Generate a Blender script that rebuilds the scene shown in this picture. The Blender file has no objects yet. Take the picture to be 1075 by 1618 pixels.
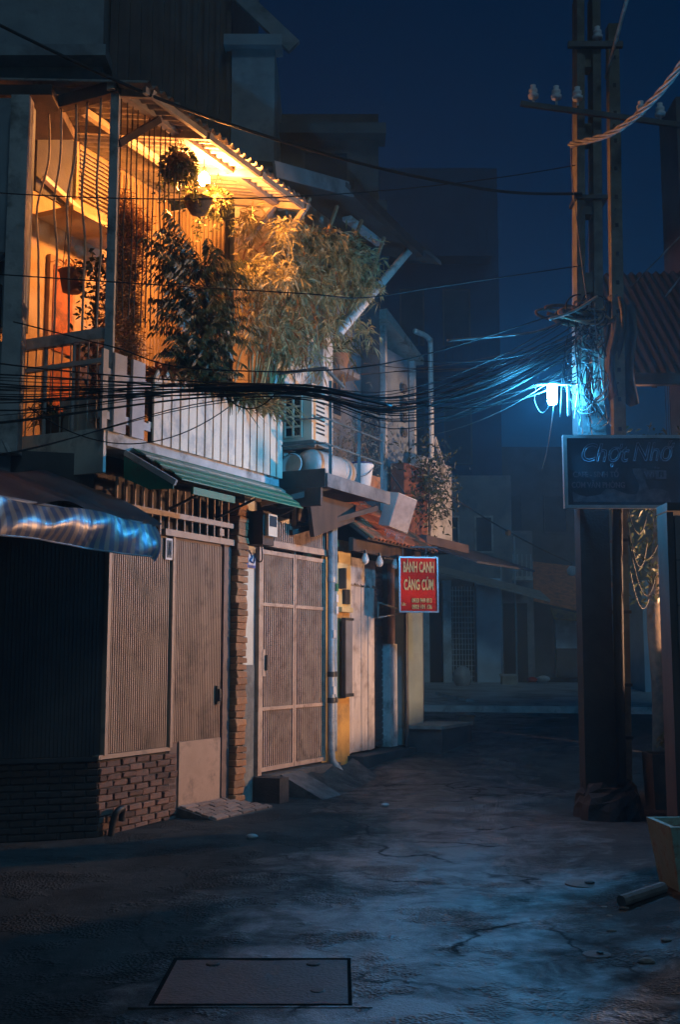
import bpy, bmesh, math, random
from mathutils import Vector, Matrix, Quaternion
random.seed(11)
R = math.radians
SC = bpy.context.scene
COL = SC.collection

# ------------------------------------------------------------------ camera
cam_d = bpy.data.cameras.new('camera')
cam = bpy.data.objects.new('camera', cam_d)
COL.objects.link(cam)
cam.location = (0, 0, 1.5)
cam.rotation_euler = (R(90 + 7.16), 0, 0)
cam_d.sensor_fit = 'VERTICAL'
cam_d.sensor_height = 36
cam_d.lens = 40.05
cam_d.clip_end = 2000
SC.camera = cam

# ------------------------------------------------------------------ world, moon-dim sun, exposure
W = bpy.data.worlds.new('World')
SC.world = W
W.use_nodes = True
wn = W.node_tree.nodes
wl = W.node_tree.links
sky = wn.new('ShaderNodeTexSky')
sky.sky_type = 'NISHITA'
sky.sun_disc = False
sky.sun_elevation = R(4)
sky.sun_rotation = R(200)
sky.air_density = 1.0
sky.dust_density = 0.3
sky.ozone_density = 6.0
tint = wn.new('ShaderNodeMix')
tint.data_type = 'RGBA'
tint.blend_type = 'MULTIPLY'
tint.inputs[0].default_value = 1.0
tint.inputs[7].default_value = (0.35, 0.9, 1.0, 1)      # night: only the blue of the sky is left
wl.new(sky.outputs[0], tint.inputs[6])
wl.new(tint.outputs[2], wn['Background'].inputs[0])
wn['Background'].inputs[1].default_value = 0.0098

sun_d = bpy.data.lights.new('moon', 'SUN')  # unseen moon assumed: a dim sun added as cool fill
sun_d.energy = 0.16
sun_d.angle = R(12)
sun_d.color = (0.42, 0.76, 1.0)
sun = bpy.data.objects.new('moon', sun_d)
COL.objects.link(sun)
sun.rotation_euler = (R(48), 0, R(20))

SC.view_settings.view_transform = 'Standard'
SC.view_settings.look = 'None'
SC.view_settings.exposure = 0.9
SC.view_settings.gamma = 1
SC.cycles.use_denoising = True
SC.cycles.max_bounces = 4
SC.cycles.diffuse_bounces = 2
SC.cycles.glossy_bounces = 3
SC.cycles.sample_clamp_indirect = 4.0
SC.cycles.volume_bounces = 0
SC.cycles.adaptive_threshold = 0.03

# ------------------------------------------------------------------ helpers
O = Vector((-2.02, 9.76, 0))
DV = Vector((0.4472136, 0.8944272, 0))      # along the left row of houses, away from the camera
NV = Vector((0.8944272, -0.4472136, 0))     # out of their facades into the alley
def F(s, n, z):
    return O + DV * s + NV * n + Vector((0, 0, z))
V = Vector
def interp(tab, x):
    if x <= tab[0][0]: return tab[0][1]
    for (a, va), (b, vb) in zip(tab, tab[1:]):
        if x <= b:
            t = (x - a) / (b - a)
            return va + (vb - va) * t
    return tab[-1][1]
GP = [(0, 0), (11.5, 0), (13, .03), (14.5, .15), (16, .27), (19, .37), (22, .45), (30, .75), (60, 1.2), (200, 1.5)]
def gz(x, y):
    return interp(GP, y)

class MB:
    def __init__(s):
        s.v = []; s.f = []; s.m = []; s.cur = 0
    def add(s, vs, fs):
        o = len(s.v)
        s.v += [Vector(p) for p in vs]
        for f in fs:
            s.f.append([i + o for i in f]); s.m.append(s.cur)
    def hexa(s, p):       # 8 corners: bottom ring 4, top ring 4
        s.add(p, [(0, 3, 2, 1), (4, 5, 6, 7), (0, 1, 5, 4), (1, 2, 6, 5), (2, 3, 7, 6), (3, 0, 4, 7)])
        return s
    def box(s, x0, x1, y0, y1, z0, z1):
        s.hexa([(x0, y0, z0), (x1, y0, z0), (x1, y1, z0), (x0, y1, z0), (x0, y0, z1), (x1, y0, z1), (x1, y1, z1), (x0, y1, z1)])
        return s
    def fb(s, s0, s1, n0, n1, z0, z1):
        s.hexa([F(s0, n1, z0), F(s1, n1, z0), F(s1, n0, z0), F(s0, n0, z0), F(s0, n1, z1), F(s1, n1, z1), F(s1, n0, z1), F(s0, n0, z1)])
        return s
    def beam(s, p, q, w, h=None, up=(0, 0, 1)):
        p = Vector(p); q = Vector(q); h = h or w
        d = (q - p).normalized(); up = Vector(up)
        if abs(d.dot(up)) > .98: up = Vector((1, 0, 0))
        x = d.cross(up).normalized(); y = x.cross(d).normalized()
        c = []
        for e in (p, q):
            for a, b in ((-1, -1), (1, -1), (1, 1), (-1, 1)):
                c.append(e + x * (a * w / 2) + y * (b * h / 2))
        s.hexa(c)
        return s
    def tube(s, pts, r, seg=6, caps=True):
        pts = [Vector(p) for p in pts]
        n = len(pts); rs = r if isinstance(r, (list, tuple)) else [r] * n
        ring = []; prev = None
        for i, p in enumerate(pts):
            d = (pts[min(i + 1, n - 1)] - pts[max(i - 1, 0)])
            d = d.normalized() if d.length > 1e-9 else Vector((0, 0, 1))
            if prev is None:
                up = Vector((0, 0, 1)) if abs(d.z) < .9 else Vector((1, 0, 0))
                x = d.cross(up).normalized()
            else:
                x = (prev - d * prev.dot(d))
                x = x.normalized() if x.length > 1e-6 else d.orthogonal().normalized()
            prev = x; y = d.cross(x)
            ring.append([p + (x * math.cos(a) + y * math.sin(a)) * rs[i] for a in [2 * math.pi * k / seg for k in range(seg)]])
        vs = [q for rg in ring for q in rg]; fs = []
        for i in range(n - 1):
            for k in range(seg):
                a = i * seg + k; b = i * seg + (k + 1) % seg
                fs.append((a, b, b + seg, a + seg))
        if caps:
            fs.append(tuple(range(seg))[::-1]); fs.append(tuple(range((n - 1) * seg, n * seg)))
        s.add(vs, fs)
        return s
    def lathe(s, c, prof, seg=16, axis=None):
        c = Vector(c); vs = []; fs = []
        q = Vector((0, 0, 1)).rotation_difference(Vector(axis)) if axis else Quaternion()
        for r, z in prof:
            for k in range(seg):
                a = 2 * math.pi * k / seg
                vs.append(c + q @ Vector((r * math.cos(a), r * math.sin(a), z)))
        for i in range(len(prof) - 1):
            for k in range(seg):
                a = i * seg + k; b = i * seg + (k + 1) % seg
                fs.append((a, b, b + seg, a + seg))
        s.add(vs, fs)
        return s
    def poly(s, pts, th=None, off=None):
        if off is None:
            s.add(pts, [tuple(range(len(pts)))])
        else:
            n = len(pts); off = Vector(off)
            s.add(list(pts) + [Vector(p) + off for p in pts], [tuple(range(n))[::-1], tuple(range(n, 2 * n))] + [(i, (i + 1) % n, (i + 1) % n + n, i + n) for i in range(n)])
        return s
    def grid(s, fn, nu, nv, th=0):
        o = []
        for i in range(nu + 1):
            for j in range(nv + 1):
                o.append(Vector(fn(i / nu, j / nv)))
        fs = [(i * (nv + 1) + j, (i + 1) * (nv + 1) + j, (i + 1) * (nv + 1) + j + 1, i * (nv + 1) + j + 1) for i in range(nu) for j in range(nv)]
        s.add(o, fs)
        return s
    def leaf(s, p, d, L, w, nrm=None, bend=.15):
        p = Vector(p); d = Vector(d).normalized()
        nrm = Vector(nrm) if nrm else Vector((random.gauss(0, 1), random.gauss(0, 1), random.gauss(0, 1) + .5))
        x = d.cross(nrm)
        x = x.normalized() if x.length > 1e-4 else d.orthogonal().normalized()
        m = p + d * L * .45
        e = p + d * L - Vector((0, 0, bend * L))
        s.add([p, m + x * w / 2, e, m - x * w / 2], [(0, 1, 2, 3)])

def finish(mb, name, mat, base, smooth=False, recalc=True):
    me = bpy.data.meshes.new(name)
    me.from_pydata([tuple(p - base) for p in mb.v], [], mb.f)
    if recalc:
        bm = bmesh.new(); bm.from_mesh(me)
        bmesh.ops.recalc_face_normals(bm, faces=bm.faces)
        bm.to_mesh(me); bm.free()
    mats = mat if isinstance(mat, (list, tuple)) else [mat]
    for m in mats: me.materials.append(m)
    if len(mats) > 1: me.polygons.foreach_set('material_index', mb.m)
    if smooth: me.polygons.foreach_set('use_smooth', [True] * len(me.polygons))
    return me
def link(name, data, parent=None):
    o = bpy.data.objects.new(name, data); COL.objects.link(o)
    if parent: o.parent = parent
    return o
def tag(o, label, cat, group=None):
    o['label'] = label; o['category'] = cat
    if group: o['group'] = group
    return o
def thing(name, label, cat, base, group=None):
    o = link(name, None); o.location = base; o.empty_display_size = .2
    return tag(o, label, cat, group)
def root(o):
    while o.parent: o = o.parent
    return o
def part(mb, name, mat, parent, smooth=False, stuff=False, label=None):
    b = Vector(root(parent).location)
    o = link(name, finish(mb, name, mat, b, smooth), parent)
    if stuff: o['kind'] = 'stuff'
    if label: o['label'] = label
    return o
def single(mb, name, mat, label, cat, base=None, group=None, smooth=False):
    if base is None:
        base = sum(mb.v, Vector()) / len(mb.v); base.z = min(p.z for p in mb.v)
    base = Vector(base)
    o = link(name, finish(mb, name, mat, base, smooth)); o.location = base
    return tag(o, label, cat, group)
def struct(mb, name, mat, smooth=False, kind='structure'):
    o = link(name, finish(mb, name, mat, Vector(), smooth)); o['kind'] = kind
    return o
def piece(me, name, parent, loc, rz=0, sc=(1, 1, 1), rot=None):
    o = link(name, me, parent)
    o.location = Vector(loc) - Vector(root(parent).location)
    o.rotation_euler = rot or (0, 0, rz); o.scale = sc
    return o
RZ = math.atan2(DV.y, DV.x)     # facade direction as a z rotation
def sag(p, q, d, n=20, wob=0):
    p = Vector(p); q = Vector(q); out = []
    for i in range(n + 1):
        t = i / n
        a = p.lerp(q, t); a.z -= d * 4 * t * (1 - t)
        if wob and 0 < i < n: a += Vector((random.gauss(0, wob), random.gauss(0, wob), random.gauss(0, wob)))
        out.append(a)
    return out
def spline(pts, n=8):
    pts = [Vector(p) for p in pts]; out = []
    for i in range(len(pts) - 1):
        p0 = pts[max(i - 1, 0)]; p1 = pts[i]; p2 = pts[i + 1]; p3 = pts[min(i + 2, len(pts) - 1)]
        for k in range(n):
            t = k / n
            out.append(.5 * ((2 * p1) + (p2 - p0) * t + (2 * p0 - 5 * p1 + 4 * p2 - p3) * t * t + (3 * p1 - p0 - 3 * p2 + p3) * t ** 3))
    out.append(pts[-1])
    return out
def text_mesh(body, size, mat, parent, loc, rot, name='lettering', outline=0, extrude=.002, shear=0, align='CENTER', sx=1, bold=0):
    cu = bpy.data.curves.new(name, 'FONT'); cu.body = body; cu.size = size
    cu.align_x = align; cu.align_y = 'CENTER'; cu.shear = shear
    cu.resolution_u = 3
    if outline:
        cu.fill_mode = 'NONE'; cu.bevel_depth = outline; cu.bevel_resolution = 0
    else:
        cu.extrude = extrude; cu.offset = bold
    tmp = bpy.data.objects.new('tmp', cu); COL.objects.link(tmp)
    dg = bpy.context.evaluated_depsgraph_get()
    me = bpy.data.meshes.new_from_object(tmp.evaluated_get(dg))
    bpy.data.objects.remove(tmp); bpy.data.curves.remove(cu)
    me.materials.clear(); me.materials.append(mat); me.name = name
    o = link(name, me, parent)
    o.location = Vector(loc) - Vector(root(parent).location); o.rotation_euler = rot; o.scale = (sx, 1, .12 if outline else 1)
    return o

# ------------------------------------------------------------------ materials
def mat(name, c1, c2=None, scale=6, rough=.7, bump=.15, bscale=60, metal=0, detail=3, lo=.35, hi=.65, streak=None, spec=.5, dirt=None, dscale=2.0, trans=0, vary=0):
    m = bpy.data.materials.new(name); m.use_nodes = True
    nt = m.node_tree; N = nt.nodes; L = nt.links; b = N['Principled BSDF']
    b.inputs['Roughness'].default_value = rough; b.inputs['Metallic'].default_value = metal
    b.inputs['Specular IOR Level'].default_value = spec
    tc = N.new('ShaderNodeTexCoord'); src = tc.outputs['Object']
    if streak:
        mp = N.new('ShaderNodeMapping'); mp.inputs['Scale'].default_value = streak
        L.new(src, mp.inputs[0]); src2 = mp.outputs[0]
    else: src2 = src
    c2 = c2 or tuple(x * .75 for x in c1)
    nz = N.new('ShaderNodeTexNoise'); nz.inputs['Scale'].default_value = scale; nz.inputs['Detail'].default_value = detail
    L.new(src2, nz.inputs['Vector'])
    rp = N.new('ShaderNodeValToRGB'); rp.color_ramp.elements[0].position = lo; rp.color_ramp.elements[1].position = hi
    rp.color_ramp.elements[0].color = (*c2, 1); rp.color_ramp.elements[1].color = (*c1, 1)
    L.new(nz.outputs[0], rp.inputs[0]); out = rp.outputs[0]
    if dirt:
        nd = N.new('ShaderNodeTexNoise'); nd.inputs['Scale'].default_value = dscale; nd.inputs['Detail'].default_value = 4; nd.inputs['Roughness'].default_value = .7
        L.new(src, nd.inputs['Vector'])
        rd = N.new('ShaderNodeValToRGB'); rd.color_ramp.elements[0].position = .5; rd.color_ramp.elements[1].position = .68
        L.new(nd.outputs[0], rd.inputs[0])
        mx = N.new('ShaderNodeMix'); mx.data_type = 'RGBA'; L.new(rd.outputs[0], mx.inputs[0])
        L.new(out, mx.inputs[6]); mx.inputs[7].default_value = (*dirt, 1); out = mx.outputs[2]
    if vary:
        oi = N.new('ShaderNodeObjectInfo'); mr = N.new('ShaderNodeMapRange'); mr.inputs[3].default_value = 1 - vary; mr.inputs[4].default_value = 1 + vary
        L.new(oi.outputs['Random'], mr.inputs[0])
        vm = N.new('ShaderNodeVectorMath'); vm.operation = 'SCALE'; L.new(out, vm.inputs[0]); L.new(mr.outputs[0], vm.inputs['Scale']); out = vm.outputs[0]
    L.new(out, b.inputs['Base Color'])
    if bump:
        nb = N.new('ShaderNodeTexNoise'); nb.inputs['Scale'].default_value = bscale; nb.inputs['Detail'].default_value = 2
        L.new(src, nb.inputs['Vector'])
        bp = N.new('ShaderNodeBump'); bp.inputs['Strength'].default_value = bump; bp.inputs['Distance'].default_value = .01
        L.new(nb.outputs[0], bp.inputs['Height']); L.new(bp.outputs[0], b.inputs['Normal'])
    if trans:
        tr = N.new('ShaderNodeBsdfTranslucent'); L.new(out, tr.inputs[0])
        ms = N.new('ShaderNodeMixShader'); ms.inputs[0].default_value = trans
        L.new(b.outputs[0], ms.inputs[1]); L.new(tr.outputs[0], ms.inputs[2]); L.new(ms.outputs[0], N['Material Output'].inputs[0])
    return m
def emit(name, col, st):
    m = bpy.data.materials.new(name); m.use_nodes = True
    b = m.node_tree.nodes['Principled BSDF']
    b.inputs['Base Color'].default_value = (*col, 1); b.inputs['Emission Color'].default_value = (*col, 1); b.inputs['Emission Strength'].default_value = st
    return m
M = {}
M['shutter'] = mat('shutter_paint', (.37, .24, .165), (.25, .155, .105), 3, .55, .1, 120, dirt=(.13, .08, .06), dscale=2.2, streak=(3, 3, .35))
M['kick'] = mat('kick_plate_paint', (.42, .28, .205), (.33, .215, .155), 4, .5, .08, 90, dirt=(.2, .13, .1), dscale=4)
M['shut_dark'] = mat('shaded_side_paint', (.05, .035, .03), (.03, .02, .018), 4, .6)  # dark brown, with the side passage's shade put into the colour
M['gate'] = mat('gate_paint', (.46, .33, .245), (.35, .24, .18), 5, .5, .06, 150, dirt=(.22, .14, .1), dscale=6)
M['brick'] = mat('brick_clay', (.24, .115, .07), (.13, .065, .045), 14, .85, .5, 90, dirt=(.09, .07, .06), dscale=7, vary=.45)
M['brick2'] = mat('brick_clay_orange', (.42, .2, .08), (.26, .12, .055), 16, .85, .5, 90, dirt=(.14, .09, .06), dscale=9, vary=.35)
M['mortar'] = mat('mortar', (.09, .075, .065), (.05, .045, .04), 20, .95, .4, 120)
M['paver'] = mat('step_paver', (.34, .22, .16), (.24, .15, .11), 9, .7, .3, 80, dirt=(.13, .09, .07), dscale=5, vary=.25)
M['darkwood'] = mat('dark_timber', (.075, .045, .032), (.04, .026, .02), 8, .75, .3, 60, streak=(1, 1, .2))
M['door_frame'] = mat('door_frame_paint', (.16, .1, .085), (.1, .065, .055), 6, .6)
M['white'] = mat('white_paint', (.7, .63, .54), (.54, .48, .4), 3, .6, .15, 50, dirt=(.3, .26, .22), dscale=3)
M['picket'] = mat('picket_paint', (.76, .62, .47), (.62, .5, .37), 5, .55, .1, 60, dirt=(.4, .36, .32), dscale=4, streak=(1, 1, .25))
M['plank'] = mat('plank_paint', (.5, .46, .45), (.38, .35, .34), 5, .6, .15, 60)
M['cream'] = mat('cream_wall', (.46, .34, .2), (.36, .26, .15), 3, .8, .25, 40, dirt=(.35, .24, .13), dscale=2)
M['slat'] = mat('bamboo_slat', (.48, .35, .19), (.34, .24, .12), 6, .6, .2, 50, streak=(1, 1, .1))
M['beam'] = mat('weathered_beam', (.4, .33, .25), (.26, .21, .16), 6, .7, .25, 50)
M['roofsheet'] = mat('roof_sheet', (.42, .39, .34), (.26, .23, .2), 4, .6, .15, 40, metal=.0, dirt=(.14, .1, .07), dscale=4)
M['concrete'] = mat('concrete', (.2, .18, .165), (.12, .108, .1), 4, .85, .5, 45, dirt=(.06, .055, .05), dscale=3)
M['conc_pale'] = mat('pale_concrete', (.5, .48, .45), (.37, .35, .33), 4, .8, .3, 45, dirt=(.16, .15, .13), dscale=3)
M['conc_mid'] = mat('worn_concrete', (.11, .1, .095), (.065, .06, .056), 5, .9, .6, 40, dirt=(.04, .037, .035), dscale=4)
M['conc_dark'] = mat('dark_concrete', (.045, .042, .042), (.024, .022, .022), 6, .8, .6, 40)
M['pole_dark'] = mat('grimy_pole', (.018, .016, .015), (.009, .008, .008), 8, .8, .5, 40)
M['pole_conc'] = mat('pole_concrete', (.21, .2, .155), (.13, .12, .095), 7, .85, .4, 50, dirt=(.13, .11, .09), dscale=5)
M['cream_post'] = mat('cream_post_paint', (.62, .58, .47), (.5, .46, .37), 4, .6, .1, 50)
M['steel'] = mat('dark_steel', (.045, .045, .045), (.025, .025, .025), 6, .5, .2, 50, metal=.3)
M['rail_teal'] = mat('rail_paint', (.09, .115, .11), (.055, .07, .07), 6, .5)
M['green'] = mat('green_awning_paint', (.02, .2, .11), (.012, .12, .07), 5, .55, .15, 30, dirt=(.05, .08, .055), dscale=5)
M['awn_pale'] = mat('awning_pale', (.36, .34, .26), (.22, .22, .17), 5, .6, .15, 30, dirt=(.07, .12, .085), dscale=5)
M['black'] = mat('cable_rubber', (.018, .017, .017), (.012, .012, .012), 10, .55, 0, spec=.3)
M['cable_grey'] = mat('cable_grey', (.2, .2, .19), (.1, .1, .1), 10, .45, 0)
M['cable_pale'] = mat('twisted_cable', (.34, .33, .29), (.17, .17, .16), 12, .5, .2, 60)
M['pvc'] = mat('pvc_pipe', (.34, .36, .36), (.26, .28, .28), 5, .4, .05, 40, dirt=(.15, .15, .14), dscale=6)
M['pvc_w'] = mat('pvc_white', (.62, .6, .55), (.5, .48, .44), 5, .45, .05, 40, dirt=(.3, .28, .24), dscale=5)
M['ochre'] = mat('ochre_wall', (.55, .3, .065), (.42, .22, .05), 4, .8, .3, 40, dirt=(.24, .13, .045), dscale=3)
M['ochre_p'] = mat('ochre_pale', (.6, .45, .2), (.48, .34, .14), 4, .8, .3, 40)
M['door_white'] = mat('door_pale_boards', (.56, .48, .42), (.42, .35, .3), 5, .65, .15, 50, streak=(3, 3, .3), dirt=(.27, .21, .17), dscale=4)
M['roller'] = mat('roller_shutter', (.07, .062, .06), (.045, .04, .04), 5, .5, metal=.2)
M['terracotta'] = mat('terracotta', (.5, .15, .055), (.33, .1, .04), 8, .75, .3, 50, dirt=(.16, .06, .035), dscale=5, vary=.3)
M['ac'] = mat('ac_casing', (.68, .56, .42), (.56, .46, .34), 4, .45, .05, 40)
M['plastic'] = mat('tank_plastic', (.44, .39, .34), (.34, .3, .26), 4, .45, .05, 20)
M['bucket'] = mat('bucket_plastic', (.7, .66, .6), None, 4, .45, 0)
M['blue_lid'] = mat('blue_plastic', (.05, .13, .5), None, 4, .45, 0)
M['red'] = mat('sign_red', (.55, .02, .006), (.45, .015, .005), 4, .85, 0, spec=.15)
M['yellow'] = mat('sign_yellow', (.62, .36, .09), (.5, .3, .08), 8, .5, 0)
M['alu'] = mat('aluminium', (.45, .45, .45), (.35, .35, .35), 8, .35, .05, metal=.7)
M['signblue'] = mat('sign_board_navy', (.05, .055, .075), (.03, .034, .05), 3, .5, 0)
M['signtxt'] = mat('sign_lettering_pale', (.14, .15, .21), None, 4, .5, 0)
M['signpink'] = mat('sign_lettering_rose', (.17, .11, .13), None, 4, .5, 0)
M['signgrey'] = mat('sign_print_grey', (.12, .115, .14), (.06, .06, .08), 14, .5, 0)
M['bark'] = mat('bark', (.12, .085, .06), (.06, .045, .035), 12, .9, .7, 30)
M['cane'] = mat('bamboo_cane', (.36, .3, .12), (.22, .18, .07), 8, .5)
M['leaf_dark'] = mat('leaf_dark', (.06, .07, .022), (.03, .038, .014), 5, .45, 0, trans=.25)
M['leaf_mid'] = mat('leaf_mid', (.14, .14, .045), (.07, .075, .025), 5, .5, 0, trans=.35)
M['leaf_bamboo'] = mat('leaf_bamboo', (.56, .5, .27), (.24, .22, .09), 9, .5, 0, trans=.45)
M['leaf_rust'] = mat('leaf_rust', (.42, .19, .06), (.2, .1, .03), 8, .5, 0, trans=.5)
M['pot'] = mat('basket_coir', (.14, .09, .045), (.07, .045, .025), 30, .9, .6, 60)
M['clay_pot'] = mat('clay_pot', (.36, .17, .08), (.24, .11, .06), 9, .8, .2)
M['planter_green'] = mat('planter_green', (.3, .42, .33), (.2, .29, .23), 6, .7, .3, 40, dirt=(.2, .14, .09), dscale=6)
M['plate_blue'] = mat('enamel_blue', (.05, .1, .3), None, 4, .35, 0)
M['plate_white'] = mat('enamel_white', (.6, .6, .6), None, 4, .35, 0)
M['wood_raw'] = mat('raw_stick', (.4, .25, .14), (.28, .17, .1), 8, .7, .2)
M['wallblue'] = mat('bluish_plaster', (.28, .32, .34), (.2, .23, .25), 2, .85, .3, 30, dirt=(.17, .18, .19), dscale=1.5)
M['wallgrey'] = mat('grey_plaster', (.25, .25, .25), (.18, .18, .18), 2, .85, .3, 30, dirt=(.1, .1, .1), dscale=1.2)
M['wallbrown'] = mat('brown_cladding', (.1, .07, .06), (.065, .045, .04), 3, .7, .3, 30)
M['walldark'] = mat('dark_plaster', (.09, .09, .09), (.055, .055, .055), 2, .9, .3, 30)
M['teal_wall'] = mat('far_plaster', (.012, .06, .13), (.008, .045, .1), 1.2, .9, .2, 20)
M['curtain'] = mat('tarp_dark', (.05, .055, .06), (.03, .03, .035), 5, .5, .3, 15)
M['stone'] = mat('stone_strip', (.2, .19, .165), (.12, .115, .1), 10, .85, .5, 30)
M['paper'] = mat('plastic_bag', (.6, .6, .6), None, 5, .4, 0, trans=.2)
M['orange'] = mat('orange_plastic', (.8, .2, .05), None, 5, .5, 0)
M['porc'] = mat('porcelain', (.8, .82, .84), (.7, .72, .74), 6, .25, 0)
M['tile'] = mat('glazed_tile', (.2, .15, .13), (.15, .11, .1), 3, .12, .03, 8)
M['grime'] = mat('joint_grime', (.008, .008, .008), (.004, .004, .004), 20, 1.0, .2, 60, spec=.05)
M['cover'] = mat('cover_concrete', (.05, .05, .05), (.026, .026, .026), 9, .55, .5, 55, dirt=(.025, .024, .023), dscale=5, spec=.8)
M['bulb_off'] = mat('unlit_bulb_glass', (.6, .56, .5), None, 4, .2, 0)

def glass(name, col=(.05, .06, .07)):
    return mat(name, col, None, 3, .08, .03, 3)
M['glass'] = glass('window_glass')
def tarp_mat():
    m = bpy.data.materials.new('striped_tarp'); m.use_nodes = True
    nt = m.node_tree; N = nt.nodes; L = nt.links; b = N['Principled BSDF']
    tc = N.new('ShaderNodeTexCoord'); mp = N.new('ShaderNodeMapping'); mp.inputs['Rotation'].default_value = (0, 0, -RZ)
    L.new(tc.outputs['Object'], mp.inputs[0])
    w = N.new('ShaderNodeTexWave'); w.inputs['Scale'].default_value = 3.2; w.inputs['Distortion'].default_value = .25; w.inputs['Detail'].default_value = 2
    L.new(mp.outputs[0], w.inputs['Vector'])
    rp = N.new('ShaderNodeValToRGB'); rp.color_ramp.elements[0].color = (.09, .1, .15, 1); rp.color_ramp.elements[1].color = (.26, .2, .16, 1)
    rp.color_ramp.elements[0].position = .45; rp.color_ramp.elements[1].position = .6
    L.new(w.outputs[0], rp.inputs[0]); L.new(rp.outputs[0], b.inputs['Base Color'])
    b.inputs['Roughness'].default_value = .38; b.inputs['Metallic'].default_value = .25
    nb = N.new('ShaderNodeTexNoise'); nb.inputs['Scale'].default_value = 3.2; nb.inputs['Detail'].default_value = 2; nb.inputs['Distortion'].default_value = .8; L.new(tc.outputs['Object'], nb.inputs['Vector'])
    bp = N.new('ShaderNodeBump'); bp.inputs['Strength'].default_value = .45; bp.inputs['Distance'].default_value = .05
    L.new(nb.outputs[0], bp.inputs['Height']); L.new(bp.outputs[0], b.inputs['Normal'])
    return m
M['tarp'] = tarp_mat()

def ground_mat():
    m = bpy.data.materials.new('wet_concrete'); m.use_nodes = True
    nt = m.node_tree; N = nt.nodes; L = nt.links; b = N['Principled BSDF']
    tc = N.new('ShaderNodeNewGeometry'); src = tc.outputs['Position']
    def noise(sc, det=6, ro=.6, vec=src, dist=0):
        n = N.new('ShaderNodeTexNoise'); n.inputs['Scale'].default_value = sc; n.inputs['Detail'].default_value = det
        n.inputs['Roughness'].default_value = ro; n.inputs['Distortion'].default_value = dist; L.new(vec, n.inputs['Vector']); return n.outputs[0]
    def ramp(v, a, ca, bb, cb):
        r = N.new('ShaderNodeValToRGB'); r.color_ramp.elements[0].position = a; r.color_ramp.elements[1].position = bb
        r.color_ramp.elements[0].color = ca if len(ca) == 4 else (*ca, 1); r.color_ramp.elements[1].color = cb if len(cb) == 4 else (*cb, 1)
        L.new(v, r.inputs[0]); return r.outputs[0]
    def mix(f, a, c, mode='MIX'):
        x = N.new('ShaderNodeMix'); x.data_type = 'RGBA'; x.blend_type = mode
        if isinstance(f, float): x.inputs[0].default_value = f
        else: L.new(f, x.inputs[0])
        for i, q in ((6, a), (7, c)):
            if isinstance(q, tuple): x.inputs[i].default_value = q
            else: L.new(q, x.inputs[i])
        return x.outputs[2]
    def math_(op, a, c=None):
        x = N.new('ShaderNodeMath'); x.operation = op
        for i, q in ((0, a), (1, c)):
            if q is None: continue
            if isinstance(q, (int, float)): x.inputs[i].default_value = q
            else: L.new(q, x.inputs[i])
        return x.outputs[0]
    g = lambda v: (v, v, v, 1)
    big = noise(.55, 5, .62, dist=.4)
    mid = noise(3.2, 5, .7)
    fine = noise(70, 3, .8)
    base = ramp(mid, .3, (.03, .028, .026), .72, (.075, .07, .064))
    stain = ramp(noise(1.1, 6, .72, dist=.6), .46, g(1), .62, g(.42))
    base = mix(1.0, base, stain, 'MULTIPLY')
    spk = ramp(noise(90, 3, .7), .55, g(.75), .7, g(2.2))
    base = mix(.7, base, mix(1.0, base, spk, 'MULTIPLY'))
    # cracks
    dv = N.new('ShaderNodeVectorMath'); dv.operation = 'ADD'; nv = N.new('ShaderNodeTexNoise'); nv.inputs['Scale'].default_value = 1.6; nv.inputs['Detail'].default_value = 6
    L.new(src, nv.inputs['Vector'])
    sv = N.new('ShaderNodeVectorMath'); sv.operation = 'SCALE'; sv.inputs['Scale'].default_value = .9; L.new(nv.outputs[1], sv.inputs[0])
    L.new(src, dv.inputs[0]); L.new(sv.outputs[0], dv.inputs[1])
    vo = N.new('ShaderNodeTexVoronoi'); vo.feature = 'DISTANCE_TO_EDGE'; vo.inputs['Scale'].default_value = .5; L.new(dv.outputs[0], vo.inputs['Vector'])
    crack = ramp(vo.outputs['Distance'], .0, g(1), .014, g(0))
    crack = math_('MULTIPLY', crack, ramp(noise(.9, 3), .44, g(0), .54, g(1)))
    base = mix(crack, base, (.012, .011, .011, 1))
    # wetness: big soft patches with ragged edges
    sep = N.new('ShaderNodeSeparateXYZ'); L.new(src, sep.inputs[0])
    # the alley is dished: water stands along its middle line, the shoulders dry first
    mid_x = math_('ADD', math_('MULTIPLY', sep.outputs[1], -.13), .33)
    off_c = math_('ABSOLUTE', math_('ADD', sep.outputs[0], mid_x))
    bias_v = math_('SUBTRACT', .15, math_('MULTIPLY', off_c, .17))
    wetn = math_('ADD', math_('MULTIPLY', big, .62), math_('MULTIPLY', noise(3.1, 9, .78, dist=.5), .38))
    wet = ramp(math_('ADD', wetn, bias_v), .42, g(0), .6, g(1))
    film = ramp(noise(2.3, 8, .75, dist=.8), .36, g(.15), .56, g(1))
    wet = math_('MULTIPLY', wet, math_('SUBTRACT', 1.0, crack))
    base = mix(wet, base, mix(1.0, base, g(.5), 'MULTIPLY'))
    L.new(base, b.inputs['Base Color'])
    rough = math_('ADD', math_('MULTIPLY', wet, -.44), .92)
    rough = math_('ADD', rough, math_('MULTIPLY', math_('SUBTRACT', mid, .5), .35))
    cl = N.new('ShaderNodeClamp'); cl.inputs[1].default_value = .36; cl.inputs[2].default_value = .95; L.new(rough, cl.inputs[0])
    L.new(cl.outputs[0], b.inputs['Roughness'])
    # relief: gritty everywhere, coarse broken aggregate in patches
    grit = ramp(noise(1.7, 4, .6), .5, g(0), .6, g(1))
    vg = N.new('ShaderNodeTexVoronoi'); vg.inputs['Scale'].default_value = 55; L.new(src, vg.inputs['Vector'])
    h = math_('ADD', math_('MULTIPLY', fine, .75), math_('MULTIPLY', noise(15, 3, .65), .6))
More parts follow.
